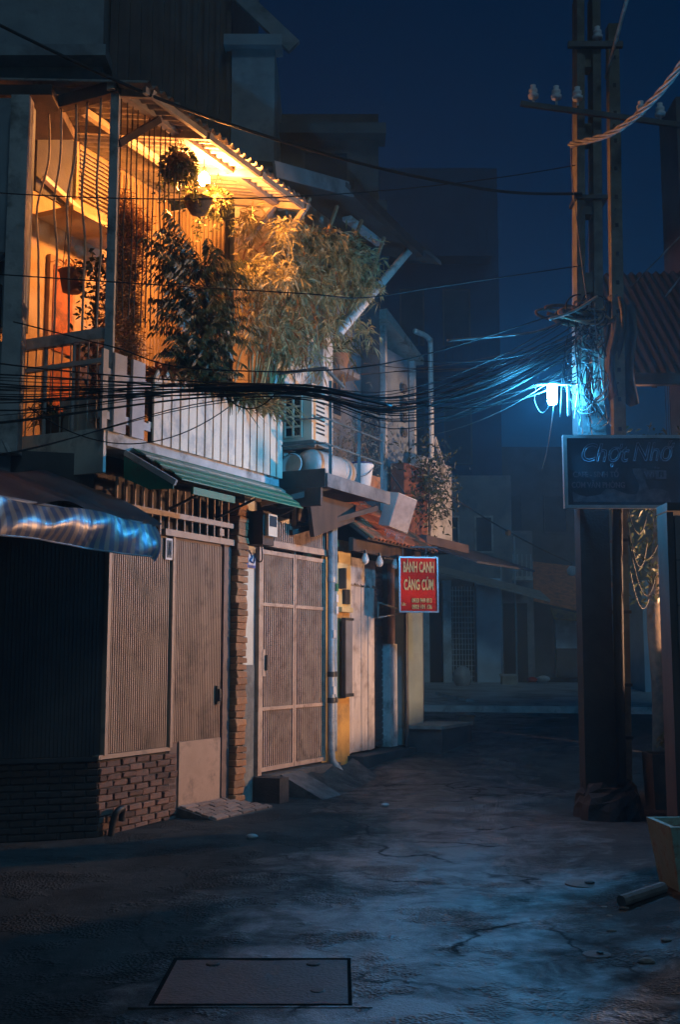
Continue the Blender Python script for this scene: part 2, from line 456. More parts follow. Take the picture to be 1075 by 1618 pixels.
    h = math_('ADD', h, math_('MULTIPLY', math_('MULTIPLY', vg.outputs['Distance'], grit), 3.6))
    bp = N.new('ShaderNodeBump'); bp.inputs['Strength'].default_value = .62; bp.inputs['Distance'].default_value = .02
    L.new(h, bp.inputs['Height']); L.new(bp.outputs[0], b.inputs['Normal'])
    L.new(math_('ADD', math_('MULTIPLY', math_('MULTIPLY', wet, film), .85), .25), b.inputs['Specular IOR Level'])
    L.new(math_('MULTIPLY', math_('MULTIPLY', wet, film), 1.0), b.inputs['Coat Weight']); b.inputs['Coat Roughness'].default_value = .48; b.inputs['Coat IOR'].default_value = 1.95
    L.new(bp.outputs[0], b.inputs['Coat Normal'])
    return m
M['ground'] = ground_mat()

# ------------------------------------------------------------------ ground
def axis(spec):
    out = [spec[0][0]]
    for a, b, st in spec:
        n = max(1, round((b - a) / st))
        out += [a + (b - a) * (i + 1) / n for i in range(n)]
    return out
gx = axis([(-200, -20, 60), (-20, -5, 3), (-5, 8, .16), (8, 30, 2), (30, 200, 60)])
gy = axis([(-40, 2, 6), (2, 18, .16), (18, 40, 1), (40, 300, 40)])
rnd = random.Random(4)
ph = [(rnd.uniform(.4, 2.2), rnd.uniform(.4, 2.2), rnd.uniform(0, 6), rnd.uniform(.003, .009)) for _ in range(9)]
def gnd_z(x, y):
    z = gz(x, y)
    if -6 < x < 9 and 1 < y < 20:
        k_ = max(0, min(1, (math.hypot((x + .39) * .9, (y - 5.5) * 1.1) - .55) / .6))
        for a, b, c, d in ph: z += d * math.sin(a * x + b * y + c) * .8 * k_
    # dished towards the middle of the alley, rubble shoulder on the right
    if y < 12 and x > 1.55 and x < 9: z += min(.16, (x - 1.55) * .13) * max(0, min(1, (9.5 - y) / 2)) * max(0, min(1, (y - 3) / 2))
    return z
mb = MB()
vs = [(x, y, gnd_z(x, y)) for y in gy for x in gx]
nx = len(gx)
mb.add(vs, [(j * nx + i, j * nx + i + 1, (j + 1) * nx + i + 1, (j + 1) * nx + i) for j in range(len(gy) - 1) for i in range(nx - 1)])
ground = struct(mb, 'ground', M['ground'], smooth=True)

# utility cover in the foreground
t = thing('utility_cover', 'large rectangular concrete utility cover set in the wet ground in front', 'manhole cover', (-.39, 5.5, .0))
x0, x1, y0, y1 = -.86, .09, 5.12, 5.92
fr = [(x0 - .05, x0 + .03, y0 - .014, y1 + .05), (x1 - .03, x1 + .05, y0 - .014, y1 + .05), (x0 + .032, x1 - .032, y0 - .014, y0 + .012), (x0 + .032, x1 - .032, y1 - .015, y1 + .05)]
for a, b, c, d in fr:
    part(MB().box(a, b, c, d, -.05, .003), 'frame', M['ground'], t)
def covz(u, v):
    return (x0 + .055 + u * (x1 - x0 - .11), y0 + .03 + v * (y1 - y0 - .095), .006 + .003 * math.sin(u * 9) * math.sin(v * 7))
mb = MB().grid(covz, 10, 8); slab = part(mb, 'slab', M['cover'], t, smooth=True)
for a, b, c, d in ((x0 + .033, x0 + .055, y0 + .03, y1 - .065), (x1 - .055, x1 - .037, y0 + .03, y1 - .065), (x0 + .033, x1 - .037, y1 - .065, y1 - .015), (x0 + .033, x1 - .037, y0 + .012, y0 + .03)):
    part(MB().box(a, b, c, d, -.03, .0045), 'joint', M['grime'], t)
for hx, hy in ((-.62, 5.78), (-.1, 5.33), (-.13, 5.78)):
    part(MB().lathe((hx, hy, .004), [(.001, .008), (.028, .0085), (.034, .006), (.036, .0)], 10), 'lifting_eye', M['steel'], slab)
for k, (cx, cy, r, lab) in enumerate([(1.62, 7.76, .12, 'round pale cover with a dark hole, right of the wet patch'), (1.3, 5.99, .065, 'small round steel cap set in the ground at lower right')]):
    t = thing('drain_cover', lab, 'drain cover', (cx, cy, gnd_z(cx, cy)))
    z = gnd_z(cx, cy)
    part(MB().lathe((cx, cy, z - .02), [(r * 1.12, 0), (r * 1.1, .024), (r * .5, .027), (.001, .026)], 20), 'lid', M['concrete'], t)
    part(MB().lathe((cx + r * .2, cy - r * .2, z + .012), [(r * .3, 0), (r * .26, .006), (.001, .006)], 9), 'hole', M['black'], t)

# ------------------------------------------------------------------ brick meshes (shared)
def brick_mesh(name, L, Wd, Hh, m, jit, seed):
    r = random.Random(seed); mb = MB(); b = .006
    c = []
    for z in (-Hh / 2, Hh / 2):
        for x, y in ((-L / 2, -Wd / 2), (L / 2, -Wd / 2), (L / 2, Wd / 2), (-L / 2, Wd / 2)):
            c.append(Vector((x + r.uniform(-jit, jit), y + r.uniform(-jit, jit), z + r.uniform(-jit, jit))))
    mb.hexa(c)
    me = bpy.data.meshes.new(name); me.from_pydata([tuple(p) for p in mb.v], [], mb.f)
    bm = bmesh.new(); bm.from_mesh(me)
    bmesh.ops.recalc_face_normals(bm, faces=bm.faces)
    bmesh.ops.bevel(bm, geom=bm.edges[:], offset=b, segments=1, affect='EDGES')
    bm.to_mesh(me); bm.free(); me.materials.append(m)
    return me
BR = [brick_mesh('brick', .196, .1, .05, M['brick'], .005, i) for i in range(6)]
BO = [brick_mesh('brick', .19, .2, .062, M['brick2'], .009, 20 + i) for i in range(6)]
PV = [brick_mesh('paver', .225, .074, .035, M['paver'], .003, 40 + i) for i in range(4)]

# ------------------------------------------------------------------ corner house, ground floor
H1 = thing('corner_house', 'corner house with brown slatted shutter, brick base and lit plant-filled balcony', 'house', F(0, 0, 0))
base = part(MB().fb(.0, 1.13, -.13, -.022, -.08, .615), 'brick_base', M['mortar'], H1)
for c in range(12):
    z = -.045 + c * .057
    off = (c % 2) * .1
    s0 = .0 - off
    while s0 < 1.13:
        a = max(s0, .0); e = min(s0 + .2, 1.14)
        if e - a > .04:
            o = piece(random.choice(BR), 'brick', base, F((a + e) / 2, -.05 + random.uniform(-.011, .008), z + random.uniform(-.004, .004)), sc=((e - a - random.uniform(.006, .018)) / .196, 1, random.uniform(.86, 1.04)), rot=(random.uniform(-.03, .03), random.uniform(-.025, .025), RZ + random.uniform(-.035, .035)))
        s0 += .205
part(MB().fb(-.03, 1.0, -.14, .012, .628, .665), 'ledge', M['kick'], H1)
def slat_panel(name, s0, s1, z0, z1, n, pitch, m, parent, label=None):
    mb = MB(); k = int((s1 - s0) / pitch)
    for i in range(k):
        a = s0 + (s1 - s0) * i / k; w = (s1 - s0) / k
        mb.hexa([F(a + w * .1, n, z0), F(a + w * .6, n, z0), F(a + w * .68, n - .016, z0), F(a + w * .02, n - .016, z0),
                 F(a + w * .1, n, z1), F(a + w * .6, n, z1), F(a + w * .68, n - .016, z1), F(a + w * .02, n - .016, z1)])
    return part(mb, name, m, parent, stuff=True, label=label)
sh = part(MB().fb(.04, 1.9, -.06, -.02, .66, 2.62), 'shutter_backing', M['door_frame'], H1)
slat_panel('shutter_slats', .075, .965, .67, 2.58, .0, .03, M['shutter'], sh)
dr = part(MB().fb(1.02, 1.87, -.019, -.012, .0, 2.6), 'folding_door', M['door_frame'], H1)
slat_panel('door_slats', 1.02, 1.86, .7, 2.58, .004, .03, M['shutter'], dr)
part(MB().fb(1.155, 1.868, -.012, .006, .03, .695), 'kick_plate', M['kick'], dr)
part(MB().fb(1.76, 1.8, .004, .03, 1.02, 1.2).fb(1.77, 1.79, .03, .055, 1.05, 1.17), 'handle', M['steel'], dr)
part(MB().fb(.975, 1.012, -.02, .028, .66, 2.6), 'centre_post', M['kick'], H1)
part(MB().fb(.03, .072, -.05, .022, .66, 2.6), 'edge_post', M['kick'], H1)
part(MB().fb(.8, 2.0, -.04, .06, 2.6, 2.66), 'top_rail', M['kick'], H1)
part(MB().fb(.0, 2.0, .0, .05, 2.775, 2.825), 'upper_rail', M['kick'], H1)
for i in range(15):
    s = .1 + i * .13
    part(MB().fb(s, s + .018, .01, .03, 2.66 if s > .8 else 2.6, 3.05), 'grille_bar', M['shutter'], H1)
part(MB().fb(1.72, 1.8, .03, .06, 2.68, 2.75), 'latch_box', M['kick'], H1)
part(MB().fb(-.0, 2.0, -.35, -.3, 2.55, 3.3), 'dark_backing', M['darkwood'], H1)  # dark sheet standing in for the shade behind the open bars
part(MB().fb(1.872, 2.0, -.15, .02, -.02, 2.6), 'door_frame', M['door_frame'], H1)
# stepped pavers at the door
st = part(MB().hexa([F(1.14, .46, -.06), F(2.22, .46, -.06), F(1.9, .0, -.06), F(1.14, .0, -.06), F(1.14, .46, .0), F(2.22, .46, .0), F(1.9, .0, .1), F(1.14, .0, .1)]), 'door_step', M['mortar'], H1)
for r_ in range(5):
    n = .05 + r_ * .083
    s0 = 1.16 - (r_ % 2) * .11
    while s0 < 1.88 + r_ * .055:
        a = max(s0, 1.145); e = min(s0 + .23, 1.93 + r_ * .062)
        if e - a > .05:
            piece(random.choice(PV), 'paver', st, F((a + e) / 2, n, .103 - n * .217 + random.uniform(-.002, .003)), sc=((e - a - .012) / .225, 1, .9), rot=(Matrix.Rotation(RZ, 3, 'Z') @ Matrix.Rotation(.214, 3, 'X')).to_euler())
        s0 += .235
# crumbling brick pillar
bp_ = part(MB().fb(2.03, 2.17, -.2, .06, -.05, 3.02), 'brick_pillar', M['mortar'], H1)
for c in range(45):
    z = .02 + c * .068
    piece(random.choice(BO), 'brick', bp_, F(2.1 + random.uniform(-.006, .006), .0 + random.uniform(-.008, .008), z), RZ + random.uniform(-.04, .04), (1 + random.uniform(-.05, .04), 1, 1))
# side wall towards the cross passage, its deep shade put into the colours
SW = Vector((-.949, -.316, 0)); SN = Vector((.316, -.949, 0))
def G(a, b, z):
    return F(0, 0, z) + SW * a + SN * b
mb = MB()
def gb(mb, a0, a1, b0, b1, z0, z1):
    mb.hexa([G(a0, b0, z0), G(a1, b0, z0), G(a1, b1, z0), G(a0, b1, z0), G(a0, b0, z1), G(a1, b0, z1), G(a1, b1, z1), G(a0, b1, z1)])
    return mb
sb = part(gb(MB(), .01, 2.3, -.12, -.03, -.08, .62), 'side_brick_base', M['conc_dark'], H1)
BD = [brick_mesh('brick', .196, .08, .05, mat('shaded_brick%d' % i, (.055, .03, .022), (.03, .02, .016), 14, .9, .4, 80), .004, 60 + i) for i in range(2)]  # darker copy of the front brick, shade put into its colour
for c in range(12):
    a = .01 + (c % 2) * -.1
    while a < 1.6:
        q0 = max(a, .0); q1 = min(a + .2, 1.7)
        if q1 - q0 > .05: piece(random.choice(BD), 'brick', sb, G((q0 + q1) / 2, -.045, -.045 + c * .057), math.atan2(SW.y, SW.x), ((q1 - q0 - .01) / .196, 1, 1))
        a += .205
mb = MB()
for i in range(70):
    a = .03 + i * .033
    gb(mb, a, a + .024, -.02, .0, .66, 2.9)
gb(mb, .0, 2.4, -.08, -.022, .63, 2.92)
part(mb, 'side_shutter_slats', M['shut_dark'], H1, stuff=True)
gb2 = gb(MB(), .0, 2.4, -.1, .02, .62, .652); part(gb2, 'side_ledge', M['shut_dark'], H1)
# body behind the ground floor
part(MB().poly([F(0.03, -.4, -.05), F(3.0, -.4, -.05), F(3.0, -4, -.05), G(2.4, -.2, -.05), G(.1, -.14, -.05)], off=(0, 0, 3.3)), 'body', M['walldark'], H1)

# vent pipe at the corner
mb = MB().tube(spline([F(.1, .05, -.03), F(.11, .07, .12), F(.13, .09, .19), F(.2, .09, .21), F(.24, .06, .17), F(.25, .05, .1)], 6), .028, 10)
single(mb, 'vent_pipe', M['steel'], 'bent black vent pipe at the foot of the brick base corner', 'pipe', F(.1, .05, -.03), smooth=True)

# number plate on the shutter
t = thing('number_plate', 'small grey number plate at the top of the slatted shutter', 'plate', F(.9, .02, 2.42))
part(MB().fb(.86, .965, .01, .022, 2.38, 2.58), 'plate', M['plate_white'], t)
part(MB().fb(.875, .95, .022, .025, 2.4, 2.56), 'field', M['stone'], t)
part(MB().beam(F(.895, .028, 2.42), F(.91, .028, 2.54), .006).beam(F(.93, .028, 2.54), F(.92, .028, 2.42), .006).beam(F(.91, .028, 2.5), F(.94, .028, 2.44), .006), 'numerals', M['signtxt'], t)

# ------------------------------------------------------------------ corner house, balcony
part(MB().fb(-.05, 3.0, -1.6, .03, 3.3, 3.43), 'balcony_slab', M['conc_pale'], H1)
part(MB().fb(-.09, -.052, -1.1, .02, 3.06, 3.45), 'slab_fascia', M['white'], H1)
part(MB().fb(.3, 2.98, -.05, .02, 3.12, 3.298), 'slab_edge_beam', M['darkwood'], H1)
for i in range(15):
    s = .62 + i * .125 + (i > 6) * .08
    part(MB().fb(s, s + .05, .022, .04, 3.2, 3.3 - random.random() * .02), 'joist_end', M['terracotta'], H1)
cp = part(MB().beam(F(-.02, .0, 3.43), F(-.02, .0, 6.52), .075, .075), 'corner_post', M['conc_pale'], H1)
part(MB().fb(-.06, .01, -1.0, -.05, 4.26, 4.36), 'side_rail', M['conc_pale'], H1)
part(MB().fb(-.07, .03, -1.1, .05, 6.52, 6.64), 'side_top_beam', M['darkwood'], H1)
part(MB().fb(-.05, .0, -1.0, -.05, 4.05, 4.09), 'side_rail', M['conc_pale'], H1)
for i, n in enumerate((-.14, -.3, -.45, -.62, -.8)):
    k1 = random.uniform(-.06, .06); k2 = random.uniform(-.06, .06)
    pts = spline([F(-.03, n, 4.36), F(-.03, n + k1 * .5, 4.8), F(-.03, n + k1, 5.2), F(-.03, n - .05 + k1 * .5, 5.62), F(-.03, n + k2, 6.05), F(-.03, n + k2 * .6, 6.52)], 5)
    part(MB().tube(pts, .011, 6), 'bent_bar', M['beam'], H1, smooth=True)
for i in range(9):
    n = -.12 - i * .1
    part(MB().tube([F(-.03, n, 3.44), F(-.03, n, 4.26)], .007, 5), 'railing_bar', M['beam'], H1)
for n in (-.38, -.7):
    part(MB().tube([F(-.03, n, 3.44), F(-.03, n, 4.26)], .016, 6), 'railing_post', M['conc_pale'], H1)
# back wall, its door, louvre and slats
bw = part(MB().fb(-.3, 3.05, -1.7, -1.6, 3.43, 6.99), 'balcony_wall', M['cream'], H1)
part(MB().fb(.72, 1.28, -1.6, -1.57, 6.2, 6.96), 'dark_opening', M['walldark'], bw)
for i in range(12):
    z = 6.38 + i * .048
    part(MB().beam(F(1.33, -1.57, z), F(1.9, -1.57, z), .05, .012, up=(0.2, -.2, 1)), 'louvre', M['beam'], bw)
for a in (1.3, 1.9):
    part(MB().fb(a, a + .04, -1.6, -1.54, 6.33, 6.96), 'louvre_frame', M['slat'], bw)
part(MB().fb(.95, 1.35, -1.6, -1.55, 3.45, 5.6), 'balcony_door', M['wood_raw'], bw)
part(MB().fb(1.0, 1.3, -1.55, -1.54, 4.6, 5.5).fb(1.0, 1.3, -1.55, -1.54, 3.55, 4.45), 'door_panel', M['terracotta'], bw)
part(MB().beam(F(.75, -1.5, 6.33), F(1.85, -1.5, 6.05), .06, .05), 'sloping_rail', M['white'], H1)
part(MB().fb(.75, 1.8, -1.58, -1.1, 5.92, 5.97), 'canopy_board', M['cream'], H1)
part(MB().fb(1.45, 1.9, -1.6, -1.56, 3.45, 4.9), 'cupboard', M['darkwood'], bw)
for i in range(34):
    s = 1.95 + i * .062 + random.uniform(-.006, .006)
    if s > 3.0: break
    part(MB().fb(s, s + .036, -1.53, -1.5, 4.4 + random.uniform(0, .3), 6.9 + random.uniform(-.04, .0)), 'slat', M['slat'], bw)
part(MB().fb(1.93, 3.04, -1.56, -1.532, 6.6, 6.66).fb(1.93, 3.04, -1.56, -1.532, 5.3, 5.36), 'slat_rail', M['beam'], bw)
# second slat screen along the far half, nearer the bulb
part(MB().fb(2.99, 3.05, -1.55, -.95, 3.43, 6.78), 'end_wall', M['white'], H1)
for i in range(14):
    n = -1.48 + i * .055
    part(MB().fb(2.955, 2.985, n, n + .03, 4.5, 6.75), 'slat', M['slat'], H1)
part(MB().fb(2.9, 2.98, -.16, -.08, 3.43, 6.55), 'far_post', M['white'], H1)
# thin rods of the front screen
for i in range(12):
    s = .1 + i * .085 + random.uniform(-.015, .015)
    kk = random.uniform(-.03, .03)
    part(MB().tube(spline([F(s, -.02, 4.5), F(s + kk, -.02, 5.3), F(s - kk * .4, -.02, 5.9), F(s, -.02, 6.55)], 4), .007, 5), 'screen_rod', M['bark'], H1)
# roof
rf_n0, rf_z0, rf_n1, rf_z1 = .42, 6.5, -1.75, 7.05
def roofz(n):
    return rf_z0 + (rf_n0 - n) / (rf_n0 - rf_n1) * (rf_z1 - rf_z0)
def roof_fn(u, v):
    s = -.12 + u * 3.1; n = rf_n0 + (rf_n1 - rf_n0) * v
    return F(s, n, roofz(n) + .022 * math.sin(s * 2 * math.pi / .115) + .006 * math.sin(s * 7))
mb = MB().grid(roof_fn, 220, 3)
mb2 = MB().grid(lambda u, v: V(roof_fn(u, v)) + V((0, 0, .008)), 220, 3)
mb.add(mb2.v, mb2.f)
rf = part(mb, 'roof', M['roofsheet'], H1, smooth=True)
part(MB().fb(-.1, 3.05, -.04, .04, 6.54, 6.64), 'eave_beam', M['beam'], rf)
part(MB().beam(F(-.08, .36, 6.46), F(2.95, .36, 6.46), .035, .06), 'fascia', M['beam'], rf)
part(MB().fb(.4, 3.0, -.75, -.69, 6.68, 6.75), 'purlin', M['beam'], rf)
for s in (.02, .95, 1.95, 2.9):
    part(MB().beam(F(s, .4, 6.45), F(s, -1.6, 6.96), .05, .07), 'rafter', M['beam'], rf)
part(MB().beam(F(.0, .03, 6.06), F(.6, .03, 6.55), .05, .06), 'brace', M['darkwood'], H1)
part(MB().beam(F(2.3, .0, 5.95), F(2.85, .0, 6.5), .05, .05), 'brace', M['beam'], H1)
part(MB().beam(F(2.9, -.1, 5.95), F(2.9, .36, 6.42), .05, .05), 'brace', M['beam'], H1)

# balcony fence
t = thing('balcony_fence', 'white picket fence along the balcony edge above the green awning', 'fence', F(.5, .08, 3.43))
for a, b in ((-.2, -.13), (-.04, .13), (.22, .4)):
    part(MB().fb(a, b, .06, .085, 3.42, 4.12), 'plank', M['plank'], t)
for z in (3.52, 3.9):
    part(MB().fb(-.2, .53, .035, .059, z, z + .07), 'rail', M['plank'], t)
for z in (3.56, 3.88):
    part(MB().fb(.5, 2.95, .03, .058, z, z + .05), 'rail', M['picket'], t)
for i in range(17):
    a = .55 + i * .1415; b = a + .118; z = 4.02 + random.uniform(-.012, .012); j = random.uniform(-.004, .004)
    mid = (a + b) / 2
    p = [(a, 3.42), (b, 3.42), (b, z), (b - .012, z + .03), (mid, z + .105), (a + .012, z + .03), (a, z)]
    part(MB().poly([F(s, .062 + j, zz) for s, zz in p], off=NV * .022), 'picket', M['picket'], t)

# balcony bulb
t = thing('hanging_bulb', 'lit round warm bulb hanging under the balcony roof', 'lamp', F(1.58, -.1, 6.3))
M['warm'] = emit('warm_bulb_glow', (1.0, .345, .075), 1500)
part(MB().lathe(F(1.58, -.1, 6.36), [(.001, -.065), (.03, -.058), (.055, -.03), (.062, 0), (.055, .03), (.035, .06), (.02, .08)], 14), 'globe', M['warm'], t, smooth=True)
part(MB().lathe(F(1.58, -.1, 6.36), [(.021, .082), (.024, .13), (.01, .14), (.001, .14)], 10), 'socket', M['steel'], t)
part(MB().tube([F(1.58, -.1, 6.49), F(1.58, -.1, 6.6)], .005, 5), 'cord', M['black'], t)

# ------------------------------------------------------------------ green awning, striped tarp
t = thing('green_awning', 'green and cream sheet awning sloping out below the picket fence', 'awning', F(1.4, .3, 2.95))
for i in range(7):
    n0 = .04 + i * .07; n1 = n0 + .066; zz = lambda n: 3.36 - .62 * n + .012 * (i % 2)
    s0 = .3 + i * .012; s1 = 2.9 - i * .05
    mb = MB().hexa([F(s0, n1, zz(n1) - .012), F(s1, n1, zz(n1) - .012), F(s1 + .03, n0, zz(n0) - .012), F(s0, n0, zz(n0) - .012), F(s0, n1, zz(n1)), F(s1, n1, zz(n1)), F(s1 + .03, n0, zz(n0)), F(s0, n0, zz(n0))])
    part(mb, 'panel', M['awn_pale'] if i in (1, 2, 4) else M['green'], t)
part(MB().beam(F(.22, .02, 3.28), F(.2, .58, 2.97), .03, .05), 'arm', M['conc_pale'], t)
part(MB().poly([F(.2, .02, 3.24), F(.2, .55, 2.96), F(.2, .55, 2.92), F(.2, .3, 2.93), F(.2, .02, 3.05)], off=DV * .01), 'side_flap', M['green'], t)
part(MB().fb(.55, 1.25, .5, .525, 2.92, 2.985), 'front_flap', M['green'], t)
for s in (.9, 1.7, 2.5):
    part(MB().beam(F(s, .02, 2.85), F(s, .48, 3.02), .02, .02), 'arm', M['steel'], t)

t = thing('tarp_awning', 'shiny striped tarpaulin awning hanging over the dark side passage', 'awning', F(-.9, .6, 2.3))
def tarp_fn(u, v):
    s = -2.6 + u * 2.62
    zt = 2.585 + .02 * math.sin(s * 5); zb = 2.31 + .015 * math.sin(s * 3.2)
    if u > .93: zb -= .05 * math.sin((u - .93) / .07 * 3.14)
    z = zt + (zb - zt) * v
    n = .6 + .045 * math.sin(v * 3.14) + .04 * math.sin(s * 4.1 + v * 3) * v + .007 * math.sin(s * 15 + v * 6) - (.1 * ((u - .9) / .1) ** 2 if u > .9 else 0)
    return F(s, n, z)
mb = MB().grid(tarp_fn, 120, 12); part(mb, 'valance', M['tarp'], t, smooth=True)
def tarp_end(u, v):
    n = .49 - u * .5
    z0 = 2.57 + u * .3
    return F(.022 - .03 * u, n, z0 - v * (.27 - .2 * u) )
part(MB().grid(tarp_end, 10, 6), 'end_flap', M['tarp'], t, smooth=True)
def tarp_top(u, v):
    s = -2.6 + u * 2.6; n = .59 - v * .95
    return F(s, n, 2.59 + v * .42 + .03 * math.sin(s * 4 + v * 3) + .02 * math.sin(s * 9 + 5 * v))
part(MB().grid(tarp_top, 50, 12), 'top_sheet', M['curtain'], t, smooth=True)
part(MB().tube([F(-2.6, .6, 2.59), F(.02, .5, 2.585)], .012, 6), 'front_rod', M['alu'], t)
part(MB().tube([tarp_fn(i / 30 * .94, 1) for i in range(31)], .007, 5), 'hem', M['alu'], t)

# ------------------------------------------------------------------ gate house
H2 = thing('gate_house', 'narrow house with tall barred gate and steel platform above it', 'house', F(3.3, 0, 0))
part(MB().fb(2.235, 2.435, -.2, .03, 1.4, 3.2), 'gate_post', M['cream_post'], H2)
part(MB().fb(2.225, 2.445, -.2, .04, -.03, 1.398), 'post_plinth', M['stone'], H2)
part(MB().fb(2.44, 2.52, -.2, .0, -.05, 3.2), 'jamb', M['concrete'], H2)
part(MB().fb(2.43, 2.62, .05, .36, -.05, .26), 'step_block', M['conc_dark'], H2)
part(MB().fb(2.5, 4.3, -.5, .12, -.05, .26), 'threshold', M['conc_mid'], H2)
part(MB().hexa([F(2.86, .62, -.02), F(3.32, .62, -.02), F(3.32, .13, -.02), F(2.86, .13, -.02), F(2.86, .62, .02), F(3.32, .62, .02), F(3.32, .13, .25), F(2.86, .13, .25)]), 'ramp', M['conc_mid'], H2)
def apron(u, v):
    s = 3.3 + u * 1.35; n = .1 + v * .5
    return F(s, n, .2 * (1 - v) ** 1.3 + gz(0, F(s, n, 0).y) * .8 + .03 * math.sin(s * 11 + v * 5) * (1 - v) - .02)
part(MB().grid(apron, 16, 8), 'apron', M['ground'], H2, smooth=True)
part(MB().fb(2.5, 4.3, -1.2, -1.1, .2, 3.2), 'porch_wall', mat('porch_wall', (.035, .05, .048), (.025, .035, .034), 3, .8), H2)
for i, (a, b) in enumerate(((2.75, 3.12), (3.15, 3.42), (3.45, 3.72), (3.75, 4.05))):
    w = part(MB().fb(a - .02, b + .02, -.42, -.36, 2.72, 2.78).fb(a - .02, b + .02, -.42, -.36, 3.04, 3.1).fb(a - .02, a + .02, -.421, -.361, 2.78, 3.04).fb(b - .02, b + .02, -.421, -.361, 2.78, 3.04), 'transom_window', M['white'], H2)
    part(MB().fb(a + .02, b - .02, -.4, -.39, 2.78, 3.04), 'pane', M['glass'], w)
part(MB().fb(2.5, 4.3, -.45, -.36, 3.1, 3.4), 'lintel', M['wallbrown'], H2)
part(MB().fb(2.5, 4.3, -1.1, -.36, 3.2, 3.28), 'porch_ceiling', M['walldark'], H2)
for s in (3.05, 3.95):
    part(MB().fb(s, s + .035, -.36, -.32, 2.6, 3.3), 'mullion', M['white'], H2)
part(MB().poly([F(3.15, .3, 3.28), F(4.35, .3, 3.28), F(4.3, .3, 3.08), F(3.28, .3, 2.8)], off=NV * -.05), 'bracket_board', M['darkwood'], H2)
part(MB().beam(F(3.2, .05, 2.85), F(4.5, .5, 3.25), .05, .06), 'bracket', M['darkwood'], H2)
part(MB().beam(F(2.6, .0, 3.1), F(3.1, .45, 3.28), .05, .06), 'bracket', M['darkwood'], H2)
# upper walls
part(MB().fb(2.98, 4.55, -.6, -.12, 3.3, 6.95), 'upper_wall', M['white'], H2)
part(MB().fb(3.95, 4.2, -.119, .06, 3.45, 6.6), 'pillar', M['white'], H2)
part(MB().fb(2.98, 3.4, -.118, -.1, 3.45, 5.9), 'pilaster', M['white'], H2)
part(MB().fb(4.55, 6.7, -.9, -.5, 3.2, 6.9), 'set_back_wall', M['wallgrey'], H2)
for a, b, z0, z1 in ((3.45, 3.85, 4.9, 5.9), (4.9, 5.5, 4.6, 6.0)):
    nn = -.12 if a < 4 else -.5
    w = part(MB().fb(a, b, nn, nn + .03, z0, z1), 'window', M['beam'], H2)
    for k in range(2):
        part(MB().fb(a + .04 + k * (b - a) / 2, a + (b - a) / 2 - .02 + k * (b - a) / 2, nn + .03, nn + .034, z0 + .05, z1 - .05), 'pane', M['glass'], w)
part(MB().fb(3.42, 3.5, -.118, -.06, 5.0, 5.07).fb(2.98, 4.55, -.119, -.05, 5.22, 5.28), 'sill', M['white'], H2)
# steel platform
pl = part(MB().fb(2.97, 4.6, -.1, .6, 3.36, 3.42), 'platform', M['steel'], H2)
part(MB().fb(2.95, 2.968, .0, .6, 3.3, 3.5), 'edge_channel', M['steel'], pl)
part(MB().fb(2.97, 4.62, .6, .625, 3.3, 3.45), 'edge_channel', M['concrete'], pl)
part(MB().fb(2.95, 3.0, .0, .55, 3.1, 3.298), 'platform_skirt', M['darkwood'], pl)
for s in (3.12, 3.85, 4.48):
    part(MB().beam(F(s, .58, 3.43), F(s, .58, 4.5 if s < 4 else 4.15), .035, .035), 'rail_post', M['rail_teal'], pl)
for z in (3.78, 4.06, 4.34):
    part(MB().beam(F(2.9, -.02, z), F(2.97, .58, z), .018, .018), 'end_rail', M['rail_teal'], pl)
    part(MB().beam(F(2.97, .585, z), F(4.5, .585, z), .018, .018), 'front_rail', M['rail_teal'], pl)
part(MB().beam(F(2.98, .0, 4.62), F(3.0, .58, 4.62), .03, .03).beam(F(3.0, .58, 4.62), F(3.45, .58, 4.5), .03, .03), 'top_rail', M['rail_teal'], pl)
part(MB().lathe(F(3.35, .32, 3.352), [(.001, -.015), (.14, -.012), (.15, .0)], 16), 'ceiling_lamp_cover', M['conc_pale'], H2)
# roofs
rf2 = part(MB().hexa([F(2.3, .3, 6.72), F(4.2, .3, 7.2), F(4.2, -2, 7.9), F(2.3, -2, 7.4), F(2.3, .3, 6.76), F(4.2, .3, 7.24), F(4.2, -2, 7.94), F(2.3, -2, 7.44)]), 'roof', M['walldark'], H2)
part(MB().beam(F(2.3, .32, 6.68), F(4.22, .32, 7.17), .03, .17), 'fascia', M['wallgrey'], rf2)
part(MB().hexa([F(4.0, .35, 7.12), F(6.6, .55, 6.92), F(6.6, -1.2, 7.5), F(4.0, -1.2, 7.6), F(4.0, .35, 7.18), F(6.6, .55, 6.98), F(6.6, -1.2, 7.56), F(4.0, -1.2, 7.66)]), 'roof', M['walldark'], H2)
part(MB().beam(F(4.1, .36, 7.18), F(5.95, .5, 6.9), .09, .12), 'gutter', M['steel'], H2)
part(MB().beam(F(4.3, .2, 6.86), F(5.3, .2, 6.86), .12, .05), 'soffit_board', M['conc_pale'], H2)
for a, b in (((3.05, 6.62), (2.73, 6.08)), ((3.74, 6.78), (3.5, 6.25)), ((4.42, 6.85), (3.94, 5.96)), ((5.09, 6.85), (4.6, 5.95))):
    part(MB().beam(F(a[0], .35, a[1]), F(b[0], .3, b[1]), .035, .035), 'prop', M['wood_raw'], H2)
single(MB().tube([F(5.94, .38, 6.98), F(5.86, .37, 6.92), F(3.86, .33, 5.28)], .055, 10), 'rain_pipe', M['pvc_w'], 'pale plastic rain pipe running diagonally down beside the bamboo', 'pipe', F(3.86, .33, 5.28), smooth=True)
part(MB().fb(4.6, 6.6, -3, -.9, 3, 7.0), 'body', M['wallgrey'], H2)
part(MB().fb(2.52, 4.35, -4, -1.21, -.05, 3.3), 'ground_floor_body', M['walldark'], H2)

